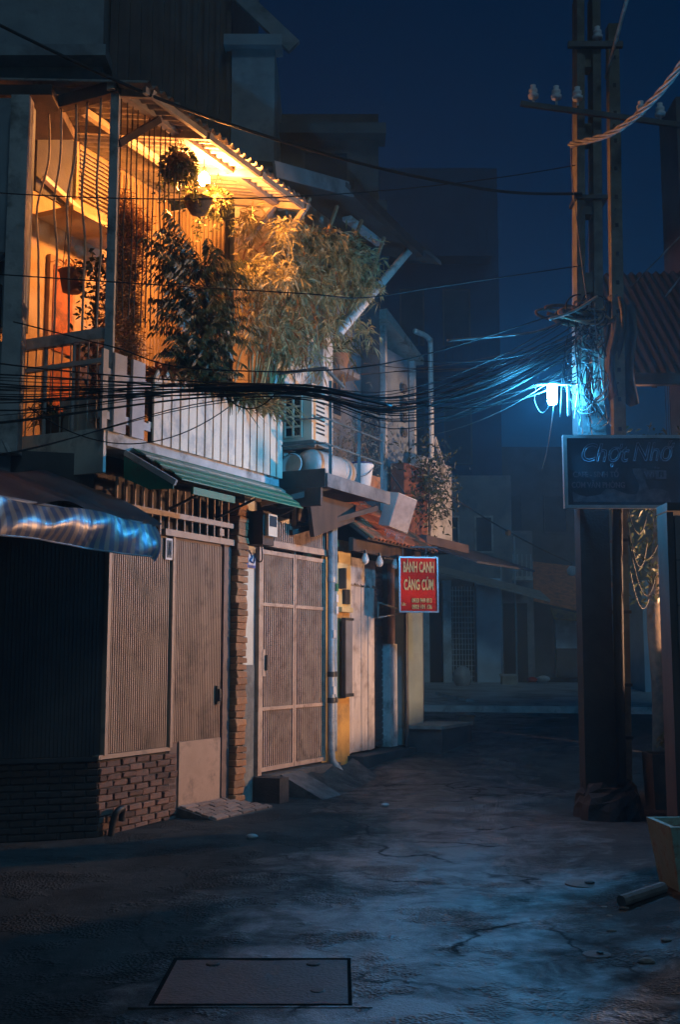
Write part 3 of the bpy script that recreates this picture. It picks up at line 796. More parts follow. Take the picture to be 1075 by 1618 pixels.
# gate
t = thing('barred_gate', 'tall brown metal gate of close vertical bars with spiked top', 'gate', F(3.3, 0, .27))
zb, zt = .29, 2.62
part(MB().fb(2.525, 2.6, -.03, .045, .26, 2.76), 'post', M['gate'], t)
part(MB().fb(2.6, 4.2, -.015, .04, 2.66, 2.73), 'head_rail', M['gate'], t)
for a, b, o in ((2.61, 3.335, .0), (3.345, 4.1, .002)):
    lf = part(MB().fb(a, a + .035, -.02 + o, .025, zb, zt).fb(b - .035, b, -.02 + o, .025, zb, zt).fb(a + .035, b - .035, -.018 + o, .023, zb, zb + .045).fb(a + .035, b - .035, -.018 + o, .023, zt - .045, zt).fb(a + .035, b - .035, -.012, .024, 2.02, 2.055).fb(a + .035, b - .035, -.012, .024, .92, .955), 'leaf_frame', M['gate'], t)
    k = 15
    for i in range(k):
        s = a + .035 + (b - a - .07) * (i + .5) / k
        part(MB().fb(s - .009, s + .009, .0, .01, zb + .045, zt - .045), 'bar', M['gate'], lf)
for i in range(34):
    s = 2.62 + i * .0475; h = .2 + random.uniform(-.008, .008)
    mb = MB().fb(s - .009, s + .009, .0, .02, 2.73, 2.73 + h)
    o_ = len(mb.v); mb.add([F(s - .009, .0, 2.73 + h), F(s + .009, .0, 2.73 + h), F(s + .009, .02, 2.73 + h), F(s - .009, .02, 2.73 + h), F(s, .01, 2.765 + h)], [(0, 1, 4), (1, 2, 4), (2, 3, 4), (3, 0, 4)])
    part(mb, 'spike', M['gate'], t)
part(MB().fb(2.6, 2.66, .026, .05, 1.28, 1.56), 'lock_case', M['gate'], t)
part(MB().fb(2.645, 2.665, .05, .075, 1.34, 1.5), 'handle', M['steel'], t)

t = thing('meter_box', 'dark electric meter box on the post beside the gate', 'meter box', F(2.35, .1, 2.63))
part(MB().fb(2.24, 2.47, .035, .25, 2.63, 2.98), 'case', M['darkwood'], t)
mt = part(MB().fb(2.27, 2.45, .251, .3, 2.72, 2.95), 'meter', M['ac'], t)
part(MB().fb(2.29, 2.43, .301, .306, 2.82, 2.93), 'dial', M['glass'], mt)
part(MB().tube(spline([F(2.3, .2, 2.63), F(2.32, .2, 2.5), F(2.36, .15, 2.46), F(2.4, .08, 2.5), F(2.42, .06, 2.6)], 4), .008, 5), 'wire', M['black'], t)
t = thing('address_plate', 'small blue and white plate under the meter box', 'plate', F(2.33, .04, 2.4))
part(MB().fb(2.25, 2.44, .035, .045, 2.4, 2.62), 'plate', M['plate_white'], t)
part(MB().fb(2.25, 2.44, .046, .05, 2.4, 2.43).fb(2.255, 2.29, .046, .05, 2.43, 2.62), 'border', M['plate_blue'], t)
part(MB().tube(spline([F(2.3, .052, 2.58), F(2.36, .052, 2.52), F(2.32, .052, 2.48), F(2.4, .052, 2.46), F(2.42, .052, 2.56)], 4), .008, 5), 'script', M['plate_blue'], t)

# drain pipes between gate and ochre wall
for k, (s, n, r, z1, lab) in enumerate(((4.09, .1, .042, 3.3, 'grey drain pipe nearest the gate, tied with straps'), (4.215, .08, .034, 3.3, 'thinner grey drain pipe against the ochre wall'))):
    t = thing('drain_pipe', lab, 'pipe', F(s, n, .02))
    pts = [F(s, n, z1), F(s, n, .45), F(s + .02, n, .3), F(s + .1, n + .06, .17), F(s + .12, n + .1, .0)] if k == 0 else [F(s, n, z1), F(s, n, .6), F(s - .05, n + .02, .4)]
    part(MB().tube(pts, r, 12), 'tube', M['pvc'], t, smooth=True)
    for z in (1.25, .95, 2.35)[:3 - k]:
        part(MB().tube([F(s, n, z), F(s, n, z + .06)], r + .008, 12), 'collar', M['steel'] if z < 1.3 else M['pvc'], t)
    for z in ((2.25, 2.12, 1.98) if k else (1.7, 1.05)):
        part(MB().fb(s - .03, s + .03, n + r - .012, n + r + .004, z, z + .09), 'sticker', M['plate_white'] if z != 2.25 else M['green'], t)

# ------------------------------------------------------------------ ochre house with pale door
H3 = thing('ochre_house', 'ochre house with pale board door under a terracotta tile eave', 'house', F(5, 0, .15))
part(MB().fb(4.12, 4.26, -.3, -.04, .15, 2.7), 'yellow_jamb', M['ochre_p'], H3)
part(MB().fb(4.32, 4.9, -.4, -.06, .08, 2.06), 'lower_wall', M['ochre'], H3)
part(MB().fb(4.32, 4.9, -.4, -.04, 2.06, 2.9), 'upper_wall', M['ochre_p'], H3)
part(MB().fb(4.55, 4.86, -.04, .01, 2.02, 2.08), 'cornice', M['ochre_p'], H3)
part(MB().fb(4.56, 4.6, -.04, .05, 2.3, 2.55).fb(4.66, 4.8, -.04, .0, 2.12, 2.3), 'lamp_mount', M['steel'], H3)
dd = part(MB().fb(4.9, 5.7, -.2, -.12, .3, 2.72), 'door', M['beam'], H3)
for i in range(8):
    s = 4.9 + i * .1
    part(MB().fb(s + .004, s + .096, -.12, -.09 + random.uniform(-.004, .004), .3 + random.uniform(0, .015), 2.36), 'board', M['door_white'], dd)
for i in range(9):
    s = 4.9 + i * .0889
    part(MB().poly([F(s, -.085, 2.72), F(s + .085, -.085, 2.72), F(s + .085, -.085, 2.4 + random.uniform(-.04, .02)), F(s + .04, -.085, 2.38 + random.uniform(-.04, .02)), F(s, -.085, 2.4)], off=NV * .01), 'top_board', M['door_white'], dd)
part(MB().fb(4.85, 6.5, -.4, .15, .0, .28), 'plinth', M['conc_dark'], H3)
# eave
ev = part(MB().fb(4.35, 6.45, .2, .26, 2.74, 2.9), 'eave_board', M['darkwood'], H3)
part(MB().hexa([F(4.35, .45, 2.86), F(6.45, .45, 2.86), F(6.45, -.4, 3.5), F(4.35, -.4, 3.5), F(4.35, .45, 2.9), F(6.45, .45, 2.9), F(6.45, -.4, 3.54), F(4.35, -.4, 3.54)]), 'roof_deck', M['darkwood'], H3)
def tile_mesh():
    mb = MB()
    for k in range(6):
        a0 = math.pi * k / 6; a1 = math.pi * (k + 1) / 6; r = .055
        for (x0, x1, zo) in ((-.12, .12, 0),):
            p = lambda a, x, rr: (x, rr * math.cos(a), rr * math.sin(a) * .7)
            mb.add([p(a0, x0, r), p(a1, x0, r), p(a1, x1, r * .86), p(a0, x1, r * .86), p(a0, x0, r * .8), p(a1, x0, r * .8)], [(0, 1, 2, 3), (0, 1, 5, 4)])
    me = bpy.data.meshes.new('roof_tile'); me.from_pydata([tuple(Vector(q)) for q in mb.v], [], mb.f)
    me.materials.append(M['terracotta'])
    return me
TM = tile_mesh()
slope = math.atan2(.64, .85)
for r_ in range(5):
    for c in range(19):
        n = .42 - r_ * .185; s = 4.42 + c * .108
        if r_ > 3 and c > 14: continue
        o = piece(TM, 'roof_tile', H3, F(s, n, 2.9 + (.45 - n) * .753 + .012 + r_ * .002))
        o.rotation_euler = Matrix.Rotation(math.atan2(-NV.y, -NV.x), 3, 'Z').to_4x4().to_euler()
        o.rotation_euler = (Matrix.Rotation(math.atan2(-NV.y, -NV.x), 3, 'Z') @ Matrix.Rotation(-slope, 3, 'Y')).to_euler()
for i, s in enumerate((4.6, 5.02, 5.5)):
    t = thing('unlit_bulb', ('unlit bulb under the tile eave, nearest the gate', 'unlit bulb under the tile eave, middle of three', 'unlit bulb under the tile eave, nearest the red sign')[i], 'bulb', F(s, .28, 2.62), 'unlit bulbs under the eave')
    part(MB().lathe(F(s, .3, 2.66), [(.001, -.075), (.03, -.065), (.047, -.03), (.045, 0), (.028, .04), (.02, .06)], 12), 'globe', M['bulb_off'], t, smooth=True)
    part(MB().lathe(F(s, .3, 2.66), [(.021, .06), (.021, .1), (.001, .1)], 10), 'socket', M['steel'], t)
# further along: roller shutter, strips, grey-green wall
rs = part(MB().fb(5.72, 6.08, -.2, -.16, .35, 2.72), 'roller_shutter', M['roller'], H3)
for i in range(30):
    z = .36 + i * .078
    part(MB().beam(F(5.73, -.15, z), F(6.07, -.15, z), .022, .06), 'slat', M['roller'], rs)
part(MB().fb(6.1, 6.34, -.25, -.05, .3, 1.65), 'pale_strip', M['conc_pale'], H3)
part(MB().fb(6.1, 6.34, -.25, -.08, 1.65, 2.72), 'dark_strip', M['door_frame'], H3)
part(MB().tube([F(6.42, .05, .2), F(6.42, .05, 2.9)], .03, 8), 'corner_pipe', M['steel'], H3)
part(MB().fb(4.9, 6.6, -3, -.41, -.05, 3.3), 'body', M['walldark'], H3)
part(MB().beam(F(5.62, .0, 2.18), F(6.0, .25, 2.06), .02, .02).beam(F(6.0, .25, 2.06), F(5.62, .0, 1.98), .02, .02).beam(F(5.62, .0, 1.98), F(5.62, .0, 2.18), .02, .02), 'bracket', M['stone'], H3)

t = thing('notice_board', 'narrow blank grey board fixed on the ochre wall', 'board', F(4.7, .0, 1.05))
part(MB().fb(4.6, 4.8, .0, .03, 1.04, 1.92), 'panel', mat('board_grey', (.17, .17, .18), (.12, .12, .13), 4, .6), t)
part(MB().fb(4.58, 4.82, -.01, .04, 1.0, 1.04).fb(4.58, 4.82, -.01, .04, 1.92, 1.95).fb(4.575, 4.6, -.009, .041, 1.04, 1.92), 'frame', M['steel'], t)

# red sign
def frame_xy(c, yaw):
    x = Vector((math.cos(yaw), math.sin(yaw), 0))
    return c, x
SX = Vector((.992, .12, 0)); SYv = Vector((.12, -.992, 0))     # sign faces the camera
t = thing('red_sign', 'red hanging sign with yellow lettering above the alley', 'sign', V((1.0, 14.5, 2.04)))
c0 = V((1.0, 14.5, 2.39))
def sp(x, d, z): return c0 + SX * x + SYv * d + V((0, 0, z))
def sbox(mb, x0, x1, d0, d1, z0, z1):
    mb.hexa([sp(x0, d1, z0), sp(x1, d1, z0), sp(x1, d0, z0), sp(x0, d0, z0), sp(x0, d1, z1), sp(x1, d1, z1), sp(x1, d0, z1), sp(x0, d0, z1)]); return mb
part(sbox(MB(), -.235, .235, -.02, .02, -.335, .335), 'panel', M['red'], t)
for a in ((-.255, -.236, -.03, .03, -.355, .355), (.236, .255, -.03, .03, -.355, .355), (-.236, .236, -.03, .03, .336, .355), (-.236, .236, -.03, .03, -.355, -.336)):
    part(sbox(MB(), *a), 'frame', M['alu'], t)
srot = (R(90), 0, math.atan2(SX.y, SX.x))
for body, z, sz, sx in (('BÁNH CANH', .215, .185, .37), ('CÀNG CÚM', -.01, .185, .39), ('0933 949 813', -.205, .075, .62), ('0903 191 136', -.285, .075, .62)):
    o = text_mesh(body, sz, M['yellow'], t, sp(.0 if sz > .1 else .04, .024, z), srot, sx=sx, bold=.005 if sz > .1 else .003)
text_mesh('Lh:', .055, M['yellow'], t, sp(-.195, .024, -.25), srot, sx=.8, bold=.002)
part(MB().beam(sp(-.2, 0, .355), sp(-.2, 0, .48), .012).beam(sp(.1, 0, .355), sp(.1, 0, .48), .012).beam(sp(-.6, 0, .48), sp(.25, 0, .48), .02), 'hanger', M['steel'], t)

# tilted light box
t = thing('light_box_sign', 'unlit white light box tilted under the platform, blank grey face with its shade put into the colour', 'sign', V((.75, 13.7, 2.95)))
q = Matrix.Rotation(R(17), 3, 'Y') @ Matrix.Rotation(R(34), 3, 'Z')
lc = V((.72, 13.75, 3.22))
def lbx(x0, x1, y0, y1, z0, z1):
    x0, x1, y0, y1, z0, z1 = [k * .88 for k in (x0, x1, y0, y1, z0, z1)]
    mb = MB(); mb.hexa([lc + q @ V(p) for p in ((x0, y0, z0), (x1, y0, z0), (x1, y1, z0), (x0, y1, z0), (x0, y0, z1), (x1, y0, z1), (x1, y1, z1), (x0, y1, z1))]); return mb
part(lbx(-.17, .17, -.09, .16, -.24, .24), 'case', M['bucket'], t)
part(lbx(-.165, .165, -.1, -.0905, -.235, .235), 'face', M['signgrey'], t)  # darker than the case: the shade of the front is painted in
for k in range(16):
    x = -.16 + k * .021
    part(MB().beam(lc + q @ V((x, -.05, -.241)), lc + q @ V((x + random.uniform(-.02, .02), -.05, -.3 - random.random() * .05)), .008, .004), 'fringe', M['cable_grey'], t)
part(MB().beam(lc + q @ V((0, 0, .24)), lc + V((-.1, .1, .5)), .02), 'hanger', M['steel'], t)

# ------------------------------------------------------------------ things on the platform
t = thing('air_conditioner', 'beige air conditioner outdoor unit with square grille on the platform', 'air conditioner', F(3.25, .25, 3.86))
part(MB().fb(3.1, 3.42, .0, .36, 3.86, 4.5), 'casing', M['ac'], t)
part(MB().fb(3.085, 3.099, .03, .24, 3.9, 4.47), 'fan_opening', M['black'], t)
for i in range(6):
    z = 3.895 + i * .113
    part(MB().fb(3.07, 3.086, .02, .25, z, z + .022), 'grille_bar', M['ac'], t)
for n in (.02, .125, .23):
    part(MB().fb(3.068, 3.0855, n, n + .02, 3.9, 4.48), 'grille_bar', M['ac'], t)
for i in range(8):
    part(MB().fb(3.2, 3.4, .361, .366, 3.95 + i * .05, 3.97 + i * .05), 'louvre', M['steel'], t)
part(MB().fb(3.08, 3.44, .0, .4, 3.8, 3.855).fb(3.05, 3.09, -.1, .42, 3.76, 3.8).fb(3.4, 3.44, -.1, .42, 3.76, 3.8), 'shelf_bracket', M['stone'], t)
def tank(c, ax, L, r, name, label):
    t = thing(name, label, 'tank', c - V((0, 0, r)))
    prof = [(.001, -L / 2), (r * .6, -L / 2 + .01), (r * .9, -L / 2 + .05), (r, -L / 2 + .1), (r, L / 2 - .1), (r * .9, L / 2 - .05), (r * .6, L / 2 - .01), (.001, L / 2)]
    part(MB().lathe(c, prof, 24, ax), 'drum', M['plastic'], t, smooth=True)
    for k in (-.18, .18):
        part(MB().lathe(c, [(r + .001, k * L - .015), (r + .008, k * L - .008), (r + .008, k * L + .008), (r + .001, k * L + .015)], 24, ax), 'rib', M['plastic'], t, smooth=True)
    return t
tank(F(3.55, .32, 3.6), DV, 1.0, .17, 'water_tank', 'pale plastic water drum lying on the platform behind the rails')
t = thing('wash_basin', 'shallow pale basin leaning at the near end of the platform', 'basin', F(3.03, .2, 3.43))
part(MB().lathe(F(3.03, .16, 3.56), [(.001, 0), (.08, .005), (.12, .04), (.135, .05), (.12, .045), (.07, .015), (.001, .012)], 20, axis=-DV + V((0, 0, .2))), 'bowl', M['plastic'], t, smooth=True)
part(MB().lathe(F(3.03, .16, 3.56), [(.133, .045), (.143, .05), (.133, .055)], 20, axis=-DV + V((0, 0, .2))), 'rim', M['bucket'], t, smooth=True)
t = thing('bucket', 'white bucket with a blue lid at the far end of the platform', 'bucket', F(4.33, .38, 3.43))
c = F(4.33, .38, 3.43)
part(MB().lathe(c, [(.001, 0), (.1, 0), (.14, .3), (.15, .31), (.15, .33), (.135, .33)], 20), 'pail', M['bucket'], t, smooth=True)
part(MB().lathe(c, [(.13, .331), (.13, .35), (.001, .36)], 20), 'lid', M['blue_lid'], t)
part(MB().tube([c + V((.14 * math.cos(a), .14 * math.sin(a), .29 - .12 * math.sin(a * 1) ** 2)) for a in [math.pi + k * math.pi / 10 for k in range(11)]], .005, 5), 'handle', M['steel'], t)

# ------------------------------------------------------------------ grey-green house at the alley mouth and the terrace above
H4 = thing('terrace_house', 'grey-green end house with a roof terrace and white railing pipe', 'house', F(7, 0, .3))
part(MB().fb(6.5, 7.12, -.3, .0, .3, 2.8), 'front_wall', mat('grey_green_wall', (.2, .25, .23), (.14, .18, .165), 3, .8, .2, 30, dirt=(.14, .16, .15)), H4)
part(MB().fb(6.55, 7.7, -.1, .5, .1, .52), 'stoop', M['conc_dark'], H4)
part(MB().fb(6.5, 7.72, -.12, .52, .52, .56), 'stoop_slab', M['stone'], H4)
part(MB().fb(7.15, 7.5, -.6, -.3, .4, 3.0), 'return_wall', M['conc_pale'], H4)
part(MB().fb(6.5, 7.9, -3, -.31, .2, 3.3), 'body', M['walldark'], H4)
part(MB().fb(6.45, 8.1, -2, .35, 3.0, 3.12), 'terrace_slab', M['wallbrown'], H4)
part(MB().fb(6.5, 7.35, -.2, .0, 3.12, 4.15), 'parapet', mat('terracotta_parapet', (.2, .075, .04), (.13, .05, .03), 5, .8), H4)
part(MB().fb(7.4, 8.6, -.3, -.1, 3.1, 4.4), 'parapet', M['conc_pale'], H4)
part(MB().fb(6.6, 7.7, -1.4, -.4, 3.2, 5.9), 'upper_wall', M['wallblue'], H4)
part(MB().poly([F(6.4, -.2, 6.35), F(7.75, -.2, 5.95), F(7.75, -.2, 5.85), F(6.4, -.2, 6.2)], off=NV * -1.5), 'roof', M['roofsheet'], H4)
part(MB().fb(6.55, 6.62, -.38, -.3, 3.2, 6.2), 'post', M['conc_pale'], H4)
part(MB().fb(7.6, 7.68, -.38, -.3, 3.2, 5.9), 'post', M['conc_pale'], H4)
for k in range(4):
    part(MB().lathe(F(7.35, -.36, 4.75 + k * .22), [(.001, .04), (.07, .03), (.08, 0)], 12, axis=NV), 'vent_disc', M['walldark'], H4)
part(MB().tube(spline([F(7.9, -.15, 4.3), F(7.9, -.15, 6.1), F(7.85, -.15, 6.25), F(7.7, -.15, 6.28), F(7.4, -.2, 6.28)], 5), .04, 8), 'railing_pipe', M['pvc_w'], H4, smooth=True)
part(MB().beam(F(7.9, -.1, 4.75), F(8.3, -.1, 4.35), .04, .04), 'stay', M['conc_pale'], H4)
part(MB().hexa([F(6.9, .9, 2.75), F(9.6, .9, 2.8), F(9.6, -.1, 3.15), F(6.9, -.1, 3.1), F(6.9, .9, 2.78), F(9.6, .9, 2.83), F(9.6, -.1, 3.18), F(6.9, -.1, 3.13)]), 'canopy', M['curtain'], H4)
single(MB().box(1.95, 2.2, 18.9, 19.1, .3, .5).box(1.93, 2.22, 18.88, 19.12, .5, .52), 'wooden_block', M['darkwood'], 'small dark block standing on the ground by the stoop', 'block', (2.07, 19, .3))

# ------------------------------------------------------------------ tall buildings behind the left row
def building(name, label, x0, x1, y0, y1, h, m, wins=(), bands=()):
    t = thing(name, label, 'building', V(((x0 + x1) / 2, y0, 0)))
    part(MB().box(x0, x1, y0, y1, -.5, h), 'wall', m, t)
    for (a, b, z0, z1) in wins:
        w = part(MB().box(a - .05, b + .05, y0 - .05, y0 - .002, z0 - .05, z0).box(a - .05, b + .05, y0 - .05, y0 - .002, z1, z1 + .05).box(a - .05, a, y0 - .048, y0 - .002, z0, z1).box(b, b + .05, y0 - .048, y0 - .002, z0, z1), 'window', M['walldark'], t)
        part(MB().box(a, b, y0 - .02, y0 - .004, z0, z1), 'pane', M['glass'], w)
    for (z, d) in bands:
        part(MB().box(x0 - .1, x1 + .1, y0 - d, y0 + .2, z, z + .15), 'ledge', m, t)
    return t
t = building('apartment_block', 'pale bluish apartment block at top left behind the corner house', -9, -3.1, 14, 19, 16, M['wallblue'], [(-4.4, -3.7, 10.5, 12)], [(9.1, .3)])
t = building('clad_tower', 'dark brown ribbed tower behind the corner house roof', -3.05, -1.45, 14.2, 19, 17, M['wallbrown'])
for i in range(11):
    x = -3.0 + i * .15
    part(MB().box(x, x + .06, 14.15, 14.199, 7, 17), 'rib', M['wallbrown'], t)
t = building('plaster_block', 'grey plaster block with an open upper corner above the house roofs', -1.42, -.86, 14.1, 18, 9.5, M['wallblue'], [], [(9.4, .12)])
part(MB().beam((-1.4, 14.05, 10.2), (-.6, 14.05, 9.4), .08, .2), 'sloping_edge', M['wallgrey'], t)
building('stepped_block', 'dark stepped block behind the gate house roof', -.84, .55, 15.5, 19, 9.2, M['walldark'], [(-.5, .1, 8.1, 8.6)], [(8.8, .25), (7.6, .4)])
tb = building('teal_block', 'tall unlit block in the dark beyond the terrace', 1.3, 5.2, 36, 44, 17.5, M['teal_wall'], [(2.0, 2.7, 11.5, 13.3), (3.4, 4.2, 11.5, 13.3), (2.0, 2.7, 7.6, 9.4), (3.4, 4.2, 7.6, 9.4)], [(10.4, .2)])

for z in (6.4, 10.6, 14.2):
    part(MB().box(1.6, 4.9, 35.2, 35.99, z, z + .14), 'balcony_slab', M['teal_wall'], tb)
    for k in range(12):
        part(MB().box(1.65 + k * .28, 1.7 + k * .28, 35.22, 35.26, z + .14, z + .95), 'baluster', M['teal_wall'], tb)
# neighbour at the left edge
t = thing('side_wall_block', 'pale wall and column at the left edge beside the lit balcony', 'wall', V((-3.1, 9.4, 2.6)))
part(MB().box(-4.6, -2.79, 9.66, 9.9, 4.35, 6.45), 'upper_wall', M['wallblue'], t)
part(MB().box(-2.9, -2.74, 9.5, 9.655, 3.2, 6.4), 'column', M['conc_pale'], t)
part(MB().box(-4.6, -2.83, 9.62, 9.9, 2.9, 4.2), 'lower_wall', M['wallblue'], t)
part(MB().hexa([V(p) for p in ((-4.6, 9.3, 4.75), (-2.93, 9.3, 4.75), (-2.93, 9.6, 4.95), (-4.6, 9.6, 4.95), (-4.6, 9.3, 4.8), (-2.93, 9.3, 4.8), (-2.93, 9.6, 5.0), (-4.6, 9.6, 5.0))]), 'hood', M['walldark'], t)
part(MB().box(-4.6, -2.95, 9.58, 9.619, 3.9, 4.7), 'window_recess', M['black'], t)
part(MB().tube([(-3.0, 9.55, 3.55), (-2.8, 9.5, 3.2)], .02, 6), 'stay', M['conc_pale'], t)
part(MB().box(-6, -3.8, 9.95, 12, -.05, 6.4), 'body', M['walldark'], t)
part(MB().box(-4.6, -2.6, 9.7, 10.6, 6.5, 6.6), 'coping', M['darkwood'], t)

# ------------------------------------------------------------------ far end of the alley
g30 = .75
t = thing('far_shop', 'far pale shop front with lattice gate and sloping canopy', 'house', V((3.4, 30, .7)))
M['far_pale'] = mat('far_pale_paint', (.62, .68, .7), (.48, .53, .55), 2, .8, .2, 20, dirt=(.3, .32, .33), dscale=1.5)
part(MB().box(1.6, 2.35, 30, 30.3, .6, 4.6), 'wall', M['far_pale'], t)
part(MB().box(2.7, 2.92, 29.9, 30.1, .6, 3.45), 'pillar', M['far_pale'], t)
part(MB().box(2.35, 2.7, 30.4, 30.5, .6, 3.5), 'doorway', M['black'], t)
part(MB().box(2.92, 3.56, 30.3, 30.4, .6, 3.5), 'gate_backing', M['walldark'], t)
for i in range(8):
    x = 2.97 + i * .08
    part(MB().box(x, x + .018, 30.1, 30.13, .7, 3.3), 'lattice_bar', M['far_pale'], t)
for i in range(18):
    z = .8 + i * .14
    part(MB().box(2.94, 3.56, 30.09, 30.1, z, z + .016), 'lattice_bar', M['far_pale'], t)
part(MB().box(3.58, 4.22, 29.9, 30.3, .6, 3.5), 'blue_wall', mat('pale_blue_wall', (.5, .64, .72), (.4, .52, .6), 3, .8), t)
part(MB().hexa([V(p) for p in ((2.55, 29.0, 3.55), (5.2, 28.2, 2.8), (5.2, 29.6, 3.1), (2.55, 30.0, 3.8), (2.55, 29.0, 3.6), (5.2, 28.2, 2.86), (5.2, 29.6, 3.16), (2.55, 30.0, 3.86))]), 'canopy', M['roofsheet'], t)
part(MB().box(1.6, 4.6, 30.3, 33, 3.4, 6.3), 'upper_storey', M['wallgrey'], t)
for x0, x1, z0, z1 in ((2.8, 3.2, 4.2, 5.2), (3.6, 4.1, 4.2, 5.2)):
    w = part(MB().box(x0, x1, 30.25, 30.298, z0, z1), 'window', M['conc_pale'], t)
    part(MB().box(x0 + .05, x1 - .05, 30.24, 30.249, z0 + .05, z1 - .05), 'pane', M['glass'], w)
part(MB().box(4.22, 4.25, 29.85, 29.9, .6, 3.9).box(4.58, 4.62, 29.85, 29.9, .6, 4.6), 'downpipe', M['alu'], t)
t = thing('far_stall', 'dark far house front with balcony and white canopy edge', 'house', V((4.9, 31.5, .75)))
part(MB().box(4.3, 5.3, 31.2, 33, .6, 4.9), 'wall', M['wallgrey'], t)
part(MB().box(4.45, 5.1, 31.1, 31.19, .7, 2.9), 'doorway', M['black'], t)
part(MB().box(4.4, 5.2, 30.6, 31.2, 3.5, 3.6), 'balcony', M['conc_pale'], t)
for k in range(7):
    part(MB().box(4.42 + k * .12, 4.45 + k * .12, 30.62, 30.65, 3.6, 4.2), 'baluster', M['alu'], t)
t = thing('far_roofed_house', 'low far house with red-brown roof at the alley end', 'house', V((6.2, 34, .8)))
part(MB().box(5.3, 8.4, 34.4, 37, .6, 3.0), 'wall', M['walldark'], t)
part(MB().box(6.45, 7.4, 34.2, 34.399, .85, 2.6), 'pale_panel', M['far_pale'], t)
part(MB().box(6.45, 7.4, 34.15, 34.199, .85, 1.7), 'dado', M['walldark'], t)
part(MB().hexa([V(p) for p in ((5.0, 33.2, 3.2), (8.6, 33.2, 2.4), (8.6, 37, 4.2), (5.0, 37, 4.6), (5.0, 33.2, 3.27), (8.6, 33.2, 2.47), (8.6, 37, 4.27), (5.0, 37, 4.67))]), 'roof', M['terracotta'], t)
part(MB().poly([(6.2, 33.6, 2.9), (7.3, 33.6, 2.65), (7.3, 33.6, 2.45), (6.3, 33.6, 2.55)], off=(0, .05, 0)), 'orange_valance', M['ochre'], t)
building('far_dark_block', 'tall dark block closing the view at the end of the alley', 5.3, 12.5, 38, 46, 8.5, M['walldark'], [(5.4, 6.1, 5.6, 6.8), (6.9, 7.6, 5.6, 6.8)])
t = thing('blue_shop', 'pale blue shop side seen between the pole and the tree trunk', 'house', V((8.6, 26, .6)))
part(MB().box(6.9, 9.8, 26, 29, .5, 3.2), 'wall', mat('pale_blue_shop', (.32, .44, .52), (.25, .35, .42), 2, .8), t)
part(MB().box(7.25, 7.5, 25.97, 25.999, 2.0, 2.4).box(7.25, 7.42, 25.97, 25.999, 2.5, 2.85), 'painted_mark', M['signblue'], t)
# kerb of the cross street
mb = MB(); mb.hexa([V(p) for p in ((-1, 22.2, .35), (9, 20.6, .35), (9, 21.6, .35), (-1, 24.2, .35), (-1, 22.2, .56), (9, 20.6, .56), (9, 21.6, .58), (-1, 24.2, .6))])
struct(mb, 'kerb', M['conc_pale'])
M['lit_far_road'] = mat('lit_far_wet_concrete', (.42, .45, .46), (.25, .27, .28), 1.3, .42, .4, 25, dirt=(.09, .09, .09), dscale=.9)  # paler than the near ground, the far lane's light put into its colour
def lit_far_road(u, v):
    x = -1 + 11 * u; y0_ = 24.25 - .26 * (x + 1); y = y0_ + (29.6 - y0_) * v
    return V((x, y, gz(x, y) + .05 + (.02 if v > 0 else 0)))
struct(MB().grid(lit_far_road, 24, 16), 'road', M['lit_far_road'], smooth=True)
# small far things
def blob(c, rx, ry, rz, seed, n=10):
    r = random.Random(seed); mb = MB(); seg = 12
    vs = []; fs = []
    for i in range(n + 1):
        th = math.pi * i / n
        for k in range(seg):
            a = 2 * math.pi * k / seg; w = 1 + r.uniform(-.13, .13)
            vs.append(Vector(c) + V((rx * math.sin(th) * math.cos(a) * w, ry * math.sin(th) * math.sin(a) * w, rz * (1 - math.cos(th)) / 2 * 2)))
    for i in range(n):
        for k in range(seg):
            fs.append((i * seg + k, i * seg + (k + 1) % seg, (i + 1) * seg + (k + 1) % seg, (i + 1) * seg + k))
    mb.add(vs, fs); return mb
single(blob((3.02, 28.4, .68), .22, .2, .28, 3), 'rubbish_bag', M['paper'], 'white plastic rubbish bag in front of the lattice gate', 'bag', (3.02, 28.4, .68), smooth=True)
t = thing('carton', 'pale carton by the corner of the blue wall', 'box', V((4.25, 28.8, .7)))
part(MB().box(4.05, 4.42, 28.7, 29, .7, .98), 'box', M['beam'], t); part(MB().box(4.03, 4.44, 28.68, 29.02, .981, 1.03), 'lid', M['conc_pale'], t)
single(MB().beam((2.05, 23.8, .72), (2.55, 22.6, .62), .18, .06), 'plank', M['conc_pale'], 'pale plank lying at the foot of the far wall', 'plank', (2.3, 23.2, .6))
t = thing('litter_heap', 'small heap of red and white litter by the far doorway', 'litter', V((5.3, 31, .8)))
part(blob((5.15, 30.8, .76), .14, .12, .08, 5), 'red_bag', M['red'], t, smooth=True); part(blob((5.45, 30.8, .76), .18, .12, .1, 6), 'white_bag', M['paper'], t, smooth=True)
t = thing('far_lantern', 'small round white lantern hanging far down the alley left of the pole', 'lantern', V((4.5, 22.05, 3.0)))
part(blob((4.5, 22.05, 3.02), .1, .1, .1, 8), 'shade', M['paper'], t, smooth=True)
part(MB().tube([(4.5, 22.05, 3.2), (4.5, 22.05, 3.3)], .006, 4), 'cord', M['black'], t)
for k, (x, y, sc_) in enumerate(((.45, 11.6, .025), (-.72, 9.55, .03))):
    single(blob((x, y, gnd_z(x, y)), sc_ * 1.6, sc_, sc_ * .7, 30 + k, 6), 'litter_scrap', M['paper'], ('crumpled white scrap on the ground below the pale door', 'small pale scrap on the wet ground before the door step')[k], 'litter', (x, y, gnd_z(x, y)), smooth=True)

